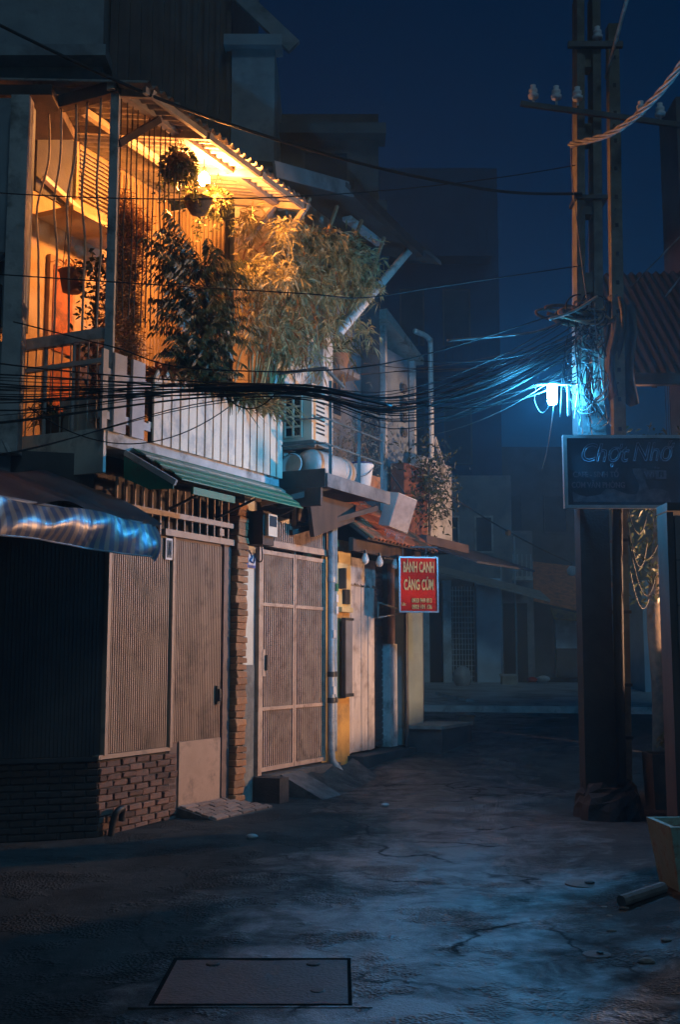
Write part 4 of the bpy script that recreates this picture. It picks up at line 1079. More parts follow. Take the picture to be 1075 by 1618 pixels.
# ------------------------------------------------------------------ utility pole
PX, PY = 2.44, 10.95
t = thing('utility_pole', 'grimy H-section concrete utility pole carrying the street lamp and cables', 'utility pole', V((PX, PY, 0)))
def tap(x0, x1, w, d, z0, z1, yy, m, name, par):
    # tapered prism centred x0->x1
    mb = MB().hexa([V(p) for p in ((x0 - w[0] / 2, yy - d / 2, z0), (x0 + w[0] / 2, yy - d / 2, z0), (x0 + w[0] / 2, yy + d / 2, z0), (x0 - w[0] / 2, yy + d / 2, z0),
                                   (x1 - w[1] / 2, yy - d / 2, z1), (x1 + w[1] / 2, yy - d / 2, z1), (x1 + w[1] / 2, yy + d / 2, z1), (x1 - w[1] / 2, yy + d / 2, z1))])
    return part(mb, name, m, par)
tap(2.435, 2.44, (.30, .27), .26, -.05, 3.9, PY, M['pole_dark'], 'lower_shaft', t)
tap(2.345, 2.45, (.085, .075), .24, 3.9, 8.2, PY, M['pole_conc'], 'flange', t)
tap(2.52, 2.61, (.09, .08), .24, 3.9, 8.2, PY, M['pole_conc'], 'flange', t)
for z in (4.3, 5.05, 5.85, 6.6, 7.4):
    xx = 2.345 + (z - 3.9) / 4.3 * .1
    part(MB().box(xx + .043, xx + .14, PY - .08, PY + .08, z, z + .2), 'web', M['pole_conc'], t)
part(MB().box(2.33, 2.66, PY - .14, PY + .14, 5.99, 6.03), 'clamp_band', M['steel'], t)
mr_ = random.Random(3)
def mound(u, v):
    a = u * 2 * math.pi; r = (1 - v)
    rr = .1 + .03 * math.sin(3 * a + 1) + .02 * math.sin(7 * a)
    sq = 1 / max(abs(math.cos(a)), abs(math.sin(a)))
    return V((PX + .08 + math.cos(a) * sq ** .7 * (.22 + rr * r), PY + math.sin(a) * sq ** .7 * (.2 + rr * r), -.04 + .36 * v ** .6 + .02 * math.sin(5 * a) * v + mr_.uniform(-.02, .02))) + V((mr_.uniform(-.018, .018), mr_.uniform(-.018, .018), 0))
part(MB().grid(mound, 22, 6), 'footing', M['pole_dark'], t)
# crossarms and insulators
def insul(c):
    return MB().lathe(c, [(.012, -.06), (.012, 0), (.05, .0), (.055, .03), (.03, .045), (.045, .06), (.045, .085), (.025, .1), (.03, .13), (.001, .14)], 12)
part(MB().beam((1.8, PY - .2, 6.95), (3.4, PY - .2, 6.72), .04, .05), 'crossarm', M['steel'], t)
for x, z in ((1.93, 6.95), (2.16, 6.94), (2.37, 6.93), (3.0, 6.78), (3.19, 6.76)):
    part(insul((x, PY - .2, z + .06)), 'insulator', M['porc'], t, smooth=True)
part(MB().beam((2.3, PY - .15, 7.6), (2.85, PY - .15, 7.6), .05, .06), 'crossarm', M['steel'], t)
part(insul((2.6, PY - .15, 7.66)), 'insulator', M['porc'], t, smooth=True)

t2 = thing('drilled_pole', 'square concrete pole with a row of drilled holes beside the utility pole', 'utility pole', V((2.72, 11.15, 0)))
tap(2.72, 2.84, (.13, .11), .13, -.05, 8.0, 11.15, M['pole_conc'], 'shaft', t2)
for i in range(15):
    z = 3.4 + i * .3; xx = 2.72 + z / 8 * .12
    part(MB().box(xx - .016, xx + .016, 11.078, 11.084, z, z + .04), 'hole', M['black'], t2)
    part(MB().tube([(xx - .02, 11.05, 3.4 + i * .3 - .12), (xx - .02, 11.1, 3.4 + i * .3 - .12)], .008, 6), 'bolt', M['steel'], t2) if i % 3 == 0 else None
for z in (.7, 1.2, 1.9, 2.6):
    part(MB().box(2.64 + z * .015, 2.8 + z * .015, 11.07, 11.23, z, z + .03), 'strap', M['steel'], t2)
single(MB().tube(spline([(2.66, 11.0, .0), (2.68, 11.02, 1.5), (2.70, 11.02, 2.6), (2.72, 11.0, 3.0)], 5), .05, 10), 'conduit', M['pole_dark'], 'dark cable conduit rising beside the pole below the cafe sign', 'pipe', (2.66, 11, 0), smooth=True)

# street lamp on the pole
t = thing('street_lamp', 'lit bluish-white street lamp on a short arm from the pole', 'lamp', V((2.02, 10.6, 3.75)))
M['cool'] = emit('cool_lamp_glow', (.05, .46, 1.0), 1400)
part(MB().lathe((2.02, 10.6, 3.97), [(.001, -.11), (.035, -.105), (.045, -.08), (.045, .06), (.03, .075)], 14), 'lamp_tube', M['cool'], t, smooth=True)
part(MB().box(1.87, 2.2, 10.57, 10.63, 4.048, 4.062), 'arm_plate', M['alu'], t)
part(MB().tube([(2.2, 10.6, 4.055), (2.32, 10.75, 4.1), (2.4, 10.83, 4.1)], .014, 6), 'arm', M['alu'], t)
part(MB().box(2.16, 2.185, 10.58, 10.61, 3.75, 4.04), 'stem', M['alu'], t)
part(MB().tube(spline([(1.87, 10.6, 4.05), (1.85, 10.6, 3.9), (1.91, 10.6, 3.78), (1.97, 10.6, 3.82), (1.98, 10.6, 3.87)], 5), .0025, 5), 'flex', M['black'], t)

# cafe sign
t = thing('cafe_sign', 'dark unlit cafe sign board with pale script lettering below the street lamp', 'sign', V((2.69, 10.72, 2.85)))
sx0, sx1, sz0, sz1, sy = 2.15, 3.23, 2.9, 3.54, 10.635
part(MB().box(sx0, sx1, sy, sy + .03, sz0, sz1), 'panel', M['signblue'], t)
for a in ((sx0 - .035, sx0, sz0 - .03, sz1 + .03), (sx1, sx1 + .035, sz0 - .03, sz1 + .03), (sx0, sx1, sz1, sz1 + .03), (sx0, sx1, sz0 - .03, sz0)):
    part(MB().box(a[0], a[1], sy - .02, sy + .04, a[2], a[3]), 'frame', M['alu'], t)
fr = (R(90), 0, 0)
text_mesh('Chợt', .25, M['signtxt'], t, (2.49, sy - .008, 3.39), fr, outline=.005, shear=.3, sx=.85)
text_mesh('Nhớ', .25, M['signtxt'], t, (2.95, sy - .008, 3.4), fr, outline=.005, shear=.3, sx=.8)
text_mesh('CAFE - SINH TỐ', .075, M['signpink'], t, (2.42, sy - .006, 3.19), fr, sx=.82, bold=.001)
text_mesh('CƠM VĂN PHÒNG', .075, M['signpink'], t, (2.44, sy - .006, 3.09), fr, sx=.8, bold=.001)
text_mesh('free', .03, M['signtxt'], t, (3.0, sy - .006, 3.255), fr)
wf = part(MB().poly([V((2.91 + .05 * math.cos(a) * 1 + (.13 if math.cos(a) > 0 else 0), sy - .006, 3.19 + .045 * math.sin(a))) for a in [2 * math.pi * k / 20 for k in range(20)]], off=(0, .004, 0)), 'badge', M['signgrey'], t)
text_mesh('WI', .075, M['signtxt'], t, (2.925, sy - .009, 3.19), fr, bold=.002)
part(MB().box(2.985, 3.085, sy - .009, sy - .0061, 3.15, 3.23), 'badge_field', M['signtxt'], t)
text_mesh('FI', .07, M['signblue'], t, (3.035, sy - .012, 3.19), fr, bold=.002)
rr_ = random.Random(2)
part(MB().poly([V((2.2 + .9 * k / 14, sy - .005, 3.03 - .03 * math.sin(k * .9) - .01 * k * (k < 5))) for k in range(15)] + [V((3.12, sy - .005, 2.93)), V((2.2, sy - .005, 2.93))], off=(0, .004, 0)), 'printed_picture', M['signgrey'], t)
part(MB().poly([V((2.8 + .03 * math.sin(k), sy - .0045, 3.0 + .05 * k)) for k in range(6)] + [V((2.9 + .02 * math.sin(k * 2), sy - .0045, 3.25 - .05 * k)) for k in range(6)], off=(0, .003, 0)), 'printed_figure', M['signgrey'], t)
for k in range(2):
    part(MB().box(2.25 + k * .7, 2.29 + k * .7, sy + .041, sy + .25, 3.0, 3.04), 'bracket', M['steel'], t)

# ------------------------------------------------------------------ right side
t = thing('tiled_column', 'glossy brown tiled column at the right edge behind the green planter', 'column', V((2.95, 9.7, 0)))
part(MB().box(2.87, 3.6, 9.72, 10.0, -.05, 2.68), 'core', M['mortar'], t)
part(MB().box(2.81, 2.865, 9.71, 10.02, -.05, 2.72), 'edge_trim', M['darkwood'], t)
for i in range(7):
    for j in range(2):
        part(MB().box(2.875 + j * .4, 3.265 + j * .4, 9.7, 9.719, .0 + i * .385, .376 + i * .385), 'tile', M['tile'], t)
part(MB().box(2.81, 3.68, 9.69, 10.02, 2.73, 2.8), 'capital', M['darkwood'], t)
t = thing('shop_canopy', 'dark corrugated canopy over the shop on the right', 'canopy', V((3.6, 11.4, 4)))
def canf(u, v):
    x = 2.86 + u * 2.6; y = 11.3 + v * 2.0
    return V((x, y, 4.3 + .1 * u + 1.75 * v + .02 * math.sin(x * 2 * math.pi / .1)))
part(MB().grid(canf, 160, 6), 'sheet', M['pole_dark'], t, smooth=True)
part(MB().box(2.86, 5.4, 11.2, 11.28, 4.2, 4.32), 'fascia', M['darkwood'], t)
for x in (3.2, 4.2, 5.2):
    part(MB().beam((x, 11.3, 4.22), (x, 13.3, 5.95), .05, .07), 'rafter', M['darkwood'], t)
def drape(u, v):
    x = 2.66 + u * .3 + .03 * math.sin(v * 7); z = 5.05 - v * 1.05
    return V((x, 11.1 + .05 * math.sin(u * 9 + v * 3) + .03 * math.sin(u * 20), z + .05 * math.sin(u * 6)))
single(MB().grid(drape, 16, 16), 'draped_tarp', M['curtain'], 'dark tarpaulin draped beside the poles above the cafe sign', 'tarp', (2.8, 11.1, 4.0), smooth=True)
t = thing('shop_house', 'brown shop house on the right, mostly beyond the frame', 'house', V((6.6, 13, 0)))
part(MB().box(7.2, 9, 10.2, 16, -.05, 9), 'wall', M['wallbrown'], t)
part(MB().box(4.55, 7.19, 14.6, 15.4, -.05, 9), 'wing', M['wallbrown'], t)
part(MB().box(4.55, 7.19, 10.0, 10.2, -.05, 5), 'near_wall', M['wallbrown'], t)
part(MB().box(4.4, 4.52, 10.2, 14.6, -.05, 1.72), 'added_half_wall', M['wallbrown'], t)  # unseen wall added to keep the assumed shop lamp's light off the ground
part(MB().box(4.38, 4.54, 10.2, 14.6, 1.722, 1.77), 'added_wall_cap', M['darkwood'], t)  # cap of the added light-blocking wall
part(MB().box(4.4, 4.52, 10.2, 14.6, 3.35, 4.4), 'lintel', M['wallbrown'], t)  # unseen, added above the assumed opening that passes the lamp's light
part(MB().box(4.53, 7.19, 10.2, 14.6, 4.2, 4.3), 'ceiling', M['wallgrey'], t)
t = thing('assumed_shop_lamp', 'assumed warm lamp hanging unseen inside the open shop beyond the right edge', 'lamp', V((6.0, 12.5, 2.2)))  # assumed, unseen lamp added to throw warm light on the left facades
M['assumed_shop_glow'] = emit('assumed_shop_lamp_glow', (1.0, .56, .31), 4100)
part(MB().lathe((6.0, 12.5, 2.3), [(.001, -.08), (.045, -.07), (.07, -.03), (.07, .03), (.04, .07), (.02, .09)], 14), 'globe', M['assumed_shop_glow'], t, smooth=True)
part(MB().lathe((6.0, 12.5, 2.3), [(.022, .091), (.025, .14), (.2, .2), (.21, .19), (.03, .15)], 18), 'shade', M['steel'], t, smooth=True)
part(MB().tube([(6.0, 12.5, 2.45), (6.0, 12.5, 4.2)], .006, 5), 'cord', M['black'], t)

def planter(name, label, c, w, d, h, ta, m, base_z, rot=0):
    t = thing(name, label, 'planter', V((c[0], c[1], base_z)))
    q = Matrix.Rotation(rot, 3, 'Z')
    def P(x, y, z): return V((c[0], c[1], base_z)) + q @ V((x, y, z))
    def ring(k, z): return [P(-w / 2 * k, -d / 2 * k, z), P(w / 2 * k, -d / 2 * k, z), P(w / 2 * k, d / 2 * k, z), P(-w / 2 * k, d / 2 * k, z)]
    mb = MB(); a = ring(ta, 0); b = ring(1, h); e = ring(.88, h); f_ = ring(.85, h - .07)
    mb.add(a + b + e + f_, [(0, 1, 2, 3)] + [(i, (i + 1) % 4, (i + 1) % 4 + 4, i + 4) for i in range(4)] + [(i + 4, (i + 1) % 4 + 4, (i + 1) % 4 + 8, i + 8) for i in range(4)] + [(i + 8, (i + 1) % 4 + 8, (i + 1) % 4 + 12, i + 12) for i in range(4)])
    part(mb, 'tub', m, t)
    part(MB().poly([p for p in f_], off=(0, 0, .02)), 'soil', M['bark'], t)
    return t
planter('green_planter', 'pale green tapered planter box at the right edge of the alley', (2.29, 7.36), .58, .46, .4, .8, M['planter_green'], .06, .06)
planter('dark_planter', 'dark planter box against the tiled column', (3.28, 11.6), .42, .4, .55, .9, M['conc_dark'], -.02)
single(MB().tube([(1.66, 6.95, .06), (1.98, 7.2, .09)], .035, 10), 'pipe_offcut', M['concrete'], 'short grey pipe offcut lying beside the green planter', 'pipe', (1.8, 7.05, .03))
single(MB().beam((2.9, 11.75, .02), (2.93, 11.8, .62), .24, .03), 'leaning_slab', M['stone'], 'grey slab leaning behind the pole base', 'slab', (2.9, 11.75, 0))
rr_ = random.Random(8)
for k in range(9):
    x = rr_.uniform(1.45, 2.0); y = rr_.uniform(5.4, 7.1); s_ = rr_.uniform(.012, .03)
    single(blob((x, y, gnd_z(x, y) - .004), s_ * 1.5, s_, s_ * .5, 70 + k, 5), 'rubble_piece', M['stone'], 'dark flat rubble piece on the rough shoulder below the green planter', 'rubble', (x, y, gnd_z(x, y)), 'rubble on the right shoulder')
# street tree behind the column
t = thing('street_tree', 'slim street tree trunk with dark leaves right of the poles', 'tree', V((3.78, 13.6, 0)))
part(MB().tube(spline([(3.78, 13.6, -.05), (3.8, 13.6, 1.0), (3.76, 13.62, 2.0), (3.85, 13.6, 3.0), (3.8, 13.6, 3.8)], 5), [.13 - .0035 * i for i in range(21)], 10), 'trunk', M['bark'], t, smooth=True)
mb = MB()
for k in range(700):
    p = V((3.8 + rr_.gauss(0, .22), 13.5 + rr_.gauss(0, .3), rr_.uniform(2.1, 4.2)))
    d = V((rr_.gauss(0, 1), rr_.gauss(0, 1), rr_.gauss(-.5, .6)))
    mb.leaf(p, d, rr_.uniform(.06, .13), .035)
part(mb, 'crown', M['leaf_dark'], t, stuff=True)
for k in range(6):
    a = V((3.8, 13.6, 2.3 + k * .3)); part(MB().tube([a, a + V((rr_.gauss(0, .22), rr_.gauss(0, .2), .2))], [.02, .008], 5), 'branch', M['bark'], t)
for k, (x, y, z) in enumerate(((3.62, 12.4, 3.62), (3.7, 12.5, 3.2), (3.62, 12.3, 2.7))):
    t = thing('paper_lantern', ('topmost of three small pale lanterns right of the poles', 'middle one of three small pale lanterns right of the poles', 'lowest of three small pale lanterns right of the poles')[k], 'lantern', (x, y, z), 'small lanterns by the shop')
    part(blob((x, y, z), .05, .05, .06, 90 + k, 6), 'shade', M['paper'], t, smooth=True)
    part(MB().tube([(x, y, z + .11), (x, y, 5.2)], .003, 4), 'cord', M['black'], t)
single(MB().tube([(3.88, 12.9, 0), (3.88, 12.9, 2.05)], .035, 10), 'white_pipe', M['pvc_w'], 'thin white upright pipe between the tree trunk and the tiled column', 'pipe', (3.88, 12.9, 0), smooth=True)

# ------------------------------------------------------------------ overhead cables
rw = random.Random(21)
def wire(pts, r, m, label, name='overhead_wire', cat='cable', group=None, seg=5):
    mb = MB().tube(pts, r, seg)
    return single(mb, name, m, label, cat, pts[0], group, smooth=True)
BC = [(-3.7, 8.45, 3.5), (-2.55, 8.9, 3.56), (-1.22, 9.3, 3.7), (-.3, 9.6, 3.76), (.46, 10.0, 3.7), (1.3, 10.4, 3.98), (2.1, 10.7, 4.42), (2.42, 10.8, 4.65)]
spread = [.22, .15, .05, .045, .09, .12, .12, .13]
for k in range(24):
    g1 = rw.gauss(0, 1); g2 = rw.gauss(0, 1)
    pts = [V(p) + V((0, rw.gauss(0, .03), (g1 * (1 - i / 7) + g2 * (i / 7)) * sd + rw.gauss(0, .018))) for i, (p, sd) in enumerate(zip(BC, spread))]
    wire(spline(pts, 6), rw.choice((.004, .004, .005, .007)), M['black'], 'thin black wire in the sagging bundle across the balcony front', group='black wires of the bundle across the alley')
wire(spline([V(p) + V((0, -.02, .01)) for p in BC[2:5]], 8), .017, M['black'], 'thickest black cable of the bundle in front of the picket fence')
# strands fanning from the tangle to the left
for k in range(9):
    z = 3.55 + k * .1
    wire(sag((.6 + rw.uniform(-.5, .3), 10.1, z - .1 + rw.uniform(-.1, .1)), (2.35, 10.78, 4.2 + rw.uniform(0, .6)), .06 + rw.random() * .1), rw.choice((.004, .006)), rw.choice((M['black'], M['cable_grey'])), 'loose strand fanning out from the pole towards the bundle', group='loose strands left of the pole')
# named single wires
wire(spline([(-3.4, 9.4, 7.2), (-2.05, 9.45, 6.54), (-1.1, 9.9, 6.35), (.2, 10.3, 6.12), (1.5, 10.6, 5.98), (2.4, 10.8, 6.03)], 8), .016, M['black'], 'thick dark cable sweeping from top left past the roof edge to the pole')
wire(sag((-3.6, 9.0, 5.35), (2.35, 10.85, 6.35), .22), .006, M['black'], 'thin straight wire crossing the lit balcony and the upper sky')
wire(spline([(-2.9, 9.2, 4.66), (-1.6, 9.35, 4.62), (-.3, 9.6, 4.62), (.2, 9.9, 4.68), (.9, 10.2, 4.88), (2.4, 10.8, 5.3)], 8), .006, M['black'], 'thin wire crossing in front of the dark tree and bamboo')
wire(spline([(-2.75, 9.3, 4.28), (-1.9, 9.25, 4.05), (-1.2, 9.4, 3.9), (.4, 10, 4.1), (2.4, 10.8, 4.9)], 8), .006, M['black'], 'wire running from the left column down across the planks')
wire(sag((-2.6, 9.3, 3.55), (-.95, 9.6, 3.62), .32), .005, M['black'], 'slack wire looping below the planks at the balcony corner')
wire(sag((-1.0, 9.5, 3.72), (-.55, 9.6, 3.74), .14), .006, M['black'], 'black wire loop hanging before the pickets')
# twisted service cable at top right
pts = spline([(2.29, 10.75, 6.52), (2.6, 10.2, 6.4), (2.85, 9.5, 6.45), (3.0, 8.6, 6.6), (3.15, 7.4, 6.8)], 14)
t = thing('twisted_cable', 'thick twisted grey service cable drooping in from the top right', 'cable', pts[0])
for k in range(4):
    pp = []
    for i, p in enumerate(pts):
        a = i * .55 + k * math.pi / 2
        pp.append(p + V((.022 * math.cos(a), 0, .022 * math.sin(a))))
    part(MB().tube(pp, .013, 6), 'strand', M['cable_pale'], t, smooth=True)
wire(spline([(2.29, 10.75, 6.52), (2.3, 10.75, 6.1), (2.36, 10.75, 5.4), (2.42, 10.75, 4.8)], 6), .006, M['cable_grey'], 'thin tail hanging straight down from the twisted cable end')
wire(spline([(2.7, 10.9, 7.3), (2.6, 9.6, 7.4), (2.6, 8, 7.9)], 8), .02, M['cable_pale'], 'faint pale cable rising to the top right corner')
wire([(2.95, 11.2, 5.2), (3.5, 11.0, 5.75)], .008, M['cable_grey'], 'thin pale stay rising right of the draped tarpaulin')
wire([(3.25, 11.0, 5.05), (3.7, 11, 5.6)], .01, M['cable_grey'], 'short pale stay above the canopy at the right edge')
wire(spline([(2.45, 10.8, 4.9), (2.2, 10.7, 4.72), (1.9, 10.62, 4.58), (1.55, 10.5, 4.5), (1.0, 10.3, 4.4)], 8), .012, M['cable_grey'], 'pale shining cable rising to the pole above the street lamp')
wire(spline([(2.5, 10.7, 4.95), (2.25, 10.62, 4.78), (2.0, 10.56, 4.68)], 8), .016, M['cable_pale'], 'thickest pale cable end above the tangle at the pole')
wire(spline([(2.03, 10.58, 3.86), (1.99, 10.56, 3.6), (1.95, 10.56, 3.4), (1.9, 10.56, 3.22)], 6), .005, M['cable_grey'], 'loose wire end dangling below the street lamp')
wire(sag((1.75, 17.6, 3.95), (6.95, 25.98, 3.15), .25), .014, M['black'], 'far slack wire across the alley carrying an orange ball')
single(blob((2.89, 19.45, 3.53), .055, .055, .055, 99, 8), 'orange_ball', M['orange'], 'small orange ball on the far wire across the alley', 'ball', (2.89, 19.45, 3.53), smooth=True)
# tangle of cable around the pole
for k in range(42):
    c = V((2.38 + rw.gauss(0, .09), 10.72 + rw.gauss(0, .05), rw.uniform(3.85, 4.85)))
    r = rw.uniform(.05, .15); ax = rw.uniform(.5, 1.6); tl = rw.uniform(-.8, .8); a0 = rw.uniform(0, 6); sp_ = rw.uniform(2.5, 6)
    pts = [c + V((r * math.cos(a0 + a) * .8, r * .4 * math.sin(a0 + a), r * ax * math.sin(a0 + a + tl))) for a in [sp_ * i / 14 for i in range(15)]]
    wire(pts, rw.choice((.005, .006, .009)), rw.choice((M['black'], M['black'], M['cable_grey'])), 'loop of wire in the tangle on the utility pole', 'wire_loop', 'cable', 'wire loops on the utility pole')
for k in range(14):
    x = 2.38 + rw.gauss(0, .07); z1 = rw.uniform(4.2, 4.9)
    pts = spline([(x, 10.7, z1), (x - rw.uniform(0, .12), 10.66, z1 - .3), (x - rw.uniform(-.1, .12), 10.66, rw.uniform(3.58, 3.8))], 6)
    wire(pts, .006, rw.choice((M['black'], M['cable_grey'])), 'wire hanging down the pole from the tangle', 'hanging_wire', 'cable', 'wires hanging from the tangle')
t = thing('cable_coils', 'brown heap of coiled cable and debris lodged at the top of the tangle', 'cable coil', V((2.3, 10.75, 4.7)))
for k in range(16):
    c = V((2.28 + rw.uniform(-.2, .22), 10.75 + rw.gauss(0, .03), 4.76 + rw.gauss(0, .06))); r = rw.uniform(.1, .24); a0 = rw.uniform(0, 6)
    pts = [c + V((r * math.cos(a), .08 * math.sin(a + 1), .35 * r * math.sin(a))) for a in [a0 + 5.5 * i / 16 for i in range(17)]]
    part(MB().tube(pts, rw.uniform(.01, .02), 6), 'coil', M['bark'] if k % 3 else M['wood_raw'], t, smooth=True)
for k in range(5):
    z = 2.0 + rw.random() * .8
    pts = sag((2.8, 11.0, z + .3), (3.0 + rw.random() * .2, 11.2, z + rw.uniform(-.3, .5)), .2 + rw.random() * .2, 12)
    wire(pts, .005, M['black'], 'slack wire hanging between the poles and the tree', 'hanging_wire', 'cable', 'wires right of the poles')

# ------------------------------------------------------------------ plants
rp = random.Random(5)
def rdir(zb=0, sp=1):
    return V((rp.gauss(0, sp), rp.gauss(0, sp), rp.gauss(zb, sp))).normalized()
# bamboo
t = thing('bamboo_plant', 'big pale bamboo clump glowing in the light at the right of the balcony', 'plant', F(2.7, .0, 3.43))
mb = MB(); cane = []
for k in range(26):
    s0 = 2.55 + rp.uniform(-.25, .35); n0 = rp.uniform(-.25, .05)
    s1 = 2.2 + rp.random() * 2.0; top = 5.75 + rp.random() * .85 - abs(s1 - 3.3) * .28; n1 = rp.uniform(-.1, .5)
    pts = spline([F(s0, n0, 3.5), F(s0 * .7 + s1 * .3, n0, 4.5), F(s0 * .3 + s1 * .7, (n0 + n1) / 2, top - .35), F(s1, n1, top), F(s1 + .3 * (1 if s1 > 2.7 else -1), n1 + .15, top - .2)], 6)
    cane.append(pts)
    part(MB().tube(pts, [.014 * (1 - .8 * i / len(pts)) + .002 for i in range(len(pts))], 5), 'cane', M['cane'], t, smooth=True)
    for i, p in enumerate(pts):
        if p.z < 4.85: continue
        for j in range(8):
            b = p + rdir(0, 1) * rp.uniform(0, .17)
            d = V((rp.gauss(.15, .6), rp.gauss(-.1, .6), rp.gauss(-.25, .5)))
            for q in range(3):
                mb.leaf(b, d + rdir() * .7, rp.uniform(.06, .21), rp.uniform(.013, .03), bend=.3)
for k in range(800):
    u = rp.random(); s = 2.3 + 2.0 * rp.random(); z = 4.3 + rp.random() * 1.7; n = rp.uniform(-.15, .4)
    if ((s - 3.05) / .95) ** 2 + ((z - 5.4) / .75) ** 2 > 1: continue
    b = F(s, n, z); d = V((rp.gauss(.1, .6), rp.gauss(-.1, .6), rp.gauss(-.3, .5)))
    for q in range(3): mb.leaf(b, d + rdir() * .6, rp.uniform(.1, .18), rp.uniform(.013, .022), bend=.25)
for k in range(26):   # spiky ends in the outline
    s = 3.6 + rp.random() * .7; z = 5.2 + rp.random() * .8; b = F(s, rp.uniform(.1, .4), z)
    for q in range(5): mb.leaf(b, DV * 1.0 + V((0, 0, rp.gauss(.15, .4))) + rdir() * .4, rp.uniform(.14, .24), .018, bend=.1)
part(mb, 'foliage', M['leaf_bamboo'], t, stuff=True)
mb = MB()
for k in range(420):
    s = 2.3 + 1.9 * rp.random(); z = 4.7 + rp.random() * 1.3
    mb.leaf(F(s, rp.uniform(-.1, .45), z), V((rp.gauss(0, .5), rp.gauss(0, .5), -1)), rp.uniform(.08, .2), rp.uniform(.012, .026))
part(mb, 'withered_leaves', M['leaf_rust'], t, stuff=True)
# dark tree with pinnate leaves
t = thing('dark_leaved_tree', 'dark leafy potted tree standing out against the lit bamboo', 'tree', F(1.3, .1, 3.43))
part(MB().tube(spline([F(1.28, -.1, 3.45), F(1.3, -.08, 4.1), F(1.26, .04, 4.6), F(1.35, .1, 5.0), F(1.3, .12, 5.3)], 5), [.035 - .0012 * i for i in range(21)], 8), 'trunk', M['bark'], t, smooth=True)
part(MB().lathe(F(1.28, -.1, 3.43), [(.001, 0), (.11, 0), (.16, .26), (.17, .26), (.145, .25), (.001, .22)], 16), 'pot', M['clay_pot'], t, smooth=True)
mb = MB()
for k in range(240):
    z0 = 4.05 + rp.random() * 1.35; a = rp.uniform(0, 6.28)
    b = F(1.32 + rp.gauss(0, .1), .1, z0)
    wid = .98 if z0 > 4.5 else .62
    L = rp.uniform(.4, 1) * wid
    e = b + DV * (math.cos(a) * L) + NV * (math.sin(a) * L * .4) + V((0, 0, rp.uniform(-.02, .3)))
    if k % 6 == 0: part(MB().tube([b, b.lerp(e, .5) + V((0, 0, .05)), e], [.008, .006, .003], 5), 'branch', M['bark'], t)
    fr_d = (e - b).normalized()
    for i in range(10):
        u = .25 + .75 * i / 9; p = b.lerp(e, u) + V((0, 0, .06 * math.sin(u * 3.1)))
        for sd in (-1, 1):
            side = fr_d.cross(V((0, 0, 1)))
            mb.leaf(p, side * sd * .6 + fr_d * .35 + V((0, 0, -.85)), rp.uniform(.07, .115), rp.uniform(.028, .042), nrm=NV + rdir() * .4, bend=.05)
part(mb, 'foliage', M['leaf_dark'], t, stuff=True)
# strap-leaved bushes spilling over the fence
def strap_bush(name, label, c, n, L, w, m, spread=1.0, up=.8, grp=None, pot=True, sk=None):
    t = thing(name, label, 'plant', c, grp)
    mb = MB()
    for k in range(n):
        a = rp.uniform(0, 6.28); d = V((math.cos(a) * spread, math.sin(a) * spread, up + rp.uniform(-.3, .5))).normalized()
        l = L * rp.uniform(.6, 1.1); b = c + V((rp.gauss(0, .04), rp.gauss(0, .04), .12 + rp.random() * .15))
        side = d.cross(V((0, 0, 1))).normalized(); prev = None; pts = []
        for i in range(6):
            u = i / 5; p = b + d * l * u - V((0, 0, .75 * l * u * u * rp.uniform(.8, 1.1)))
            ww = w * (math.sin(math.pi * min(.98, .15 + u * .85)) + .05)
            pts.append((p - side * ww / 2, p + side * ww / 2))
        o = []; 
        for x in pts: o += [x[0], x[1]]
        mb.add(o, [(2 * i, 2 * i + 1, 2 * i + 3, 2 * i + 2) for i in range(5)])
    if pot: part(MB().lathe(c - V((0, 0, .0)), [(.001, 0), (.09, 0), (.13, .2), (.14, .2), (.12, .19), (.001, .17)], 14), 'pot', M['clay_pot'], t, smooth=True)
    part(mb, 'foliage', m, t, stuff=True, smooth=False)
    return t
t = thing('plant_bench', 'low wooden bench behind the pickets carrying the potted plants', 'bench', F(1.7, -.25, 3.43))
part(MB().fb(.6, 2.75, -.42, .02, 3.83, 3.865), 'top', M['darkwood'], t)
for s_ in (.65, 1.65, 2.65):
    for n_ in (-.38, -.03):
        part(MB().fb(s_, s_ + .05, n_ - .03, n_ + .02, 3.43, 3.83), 'leg', M['darkwood'], t)
for k, (s, n, z, L, m, lab) in enumerate(((1.55, -.1, 4.0, .75, 'leaf_mid', 'strap-leaved plant hanging over the fence below the dark tree'), (2.05, -.08, 4.05, .8, 'leaf_mid', 'arching strap-leaved plant over the pickets left of the air conditioner'), (2.5, -.08, 4.08, .75, 'leaf_bamboo', 'bright strap-leaved plant below the bamboo'), (.85, -.1, 4.1, .5, 'leaf_rust', 'reddish strap-leaved plant behind the left end of the pickets'), (1.2, -.2, 3.9, .45, 'leaf_rust', 'low reddish plant behind the pickets left of the dark tree trunk'))):
    strap_bush('balcony_plant', lab, F(s, n + .04, 3.87), 110, L * 1.05, .035, M[m], grp='strap-leaved balcony plants', sk=k)
strap_bush('broad_leaf_plant', 'broad-leaved plant with a large pale leaf beside the pickets', F(1.8, -.3, 3.87), 16, .42, .11, M['leaf_bamboo'])
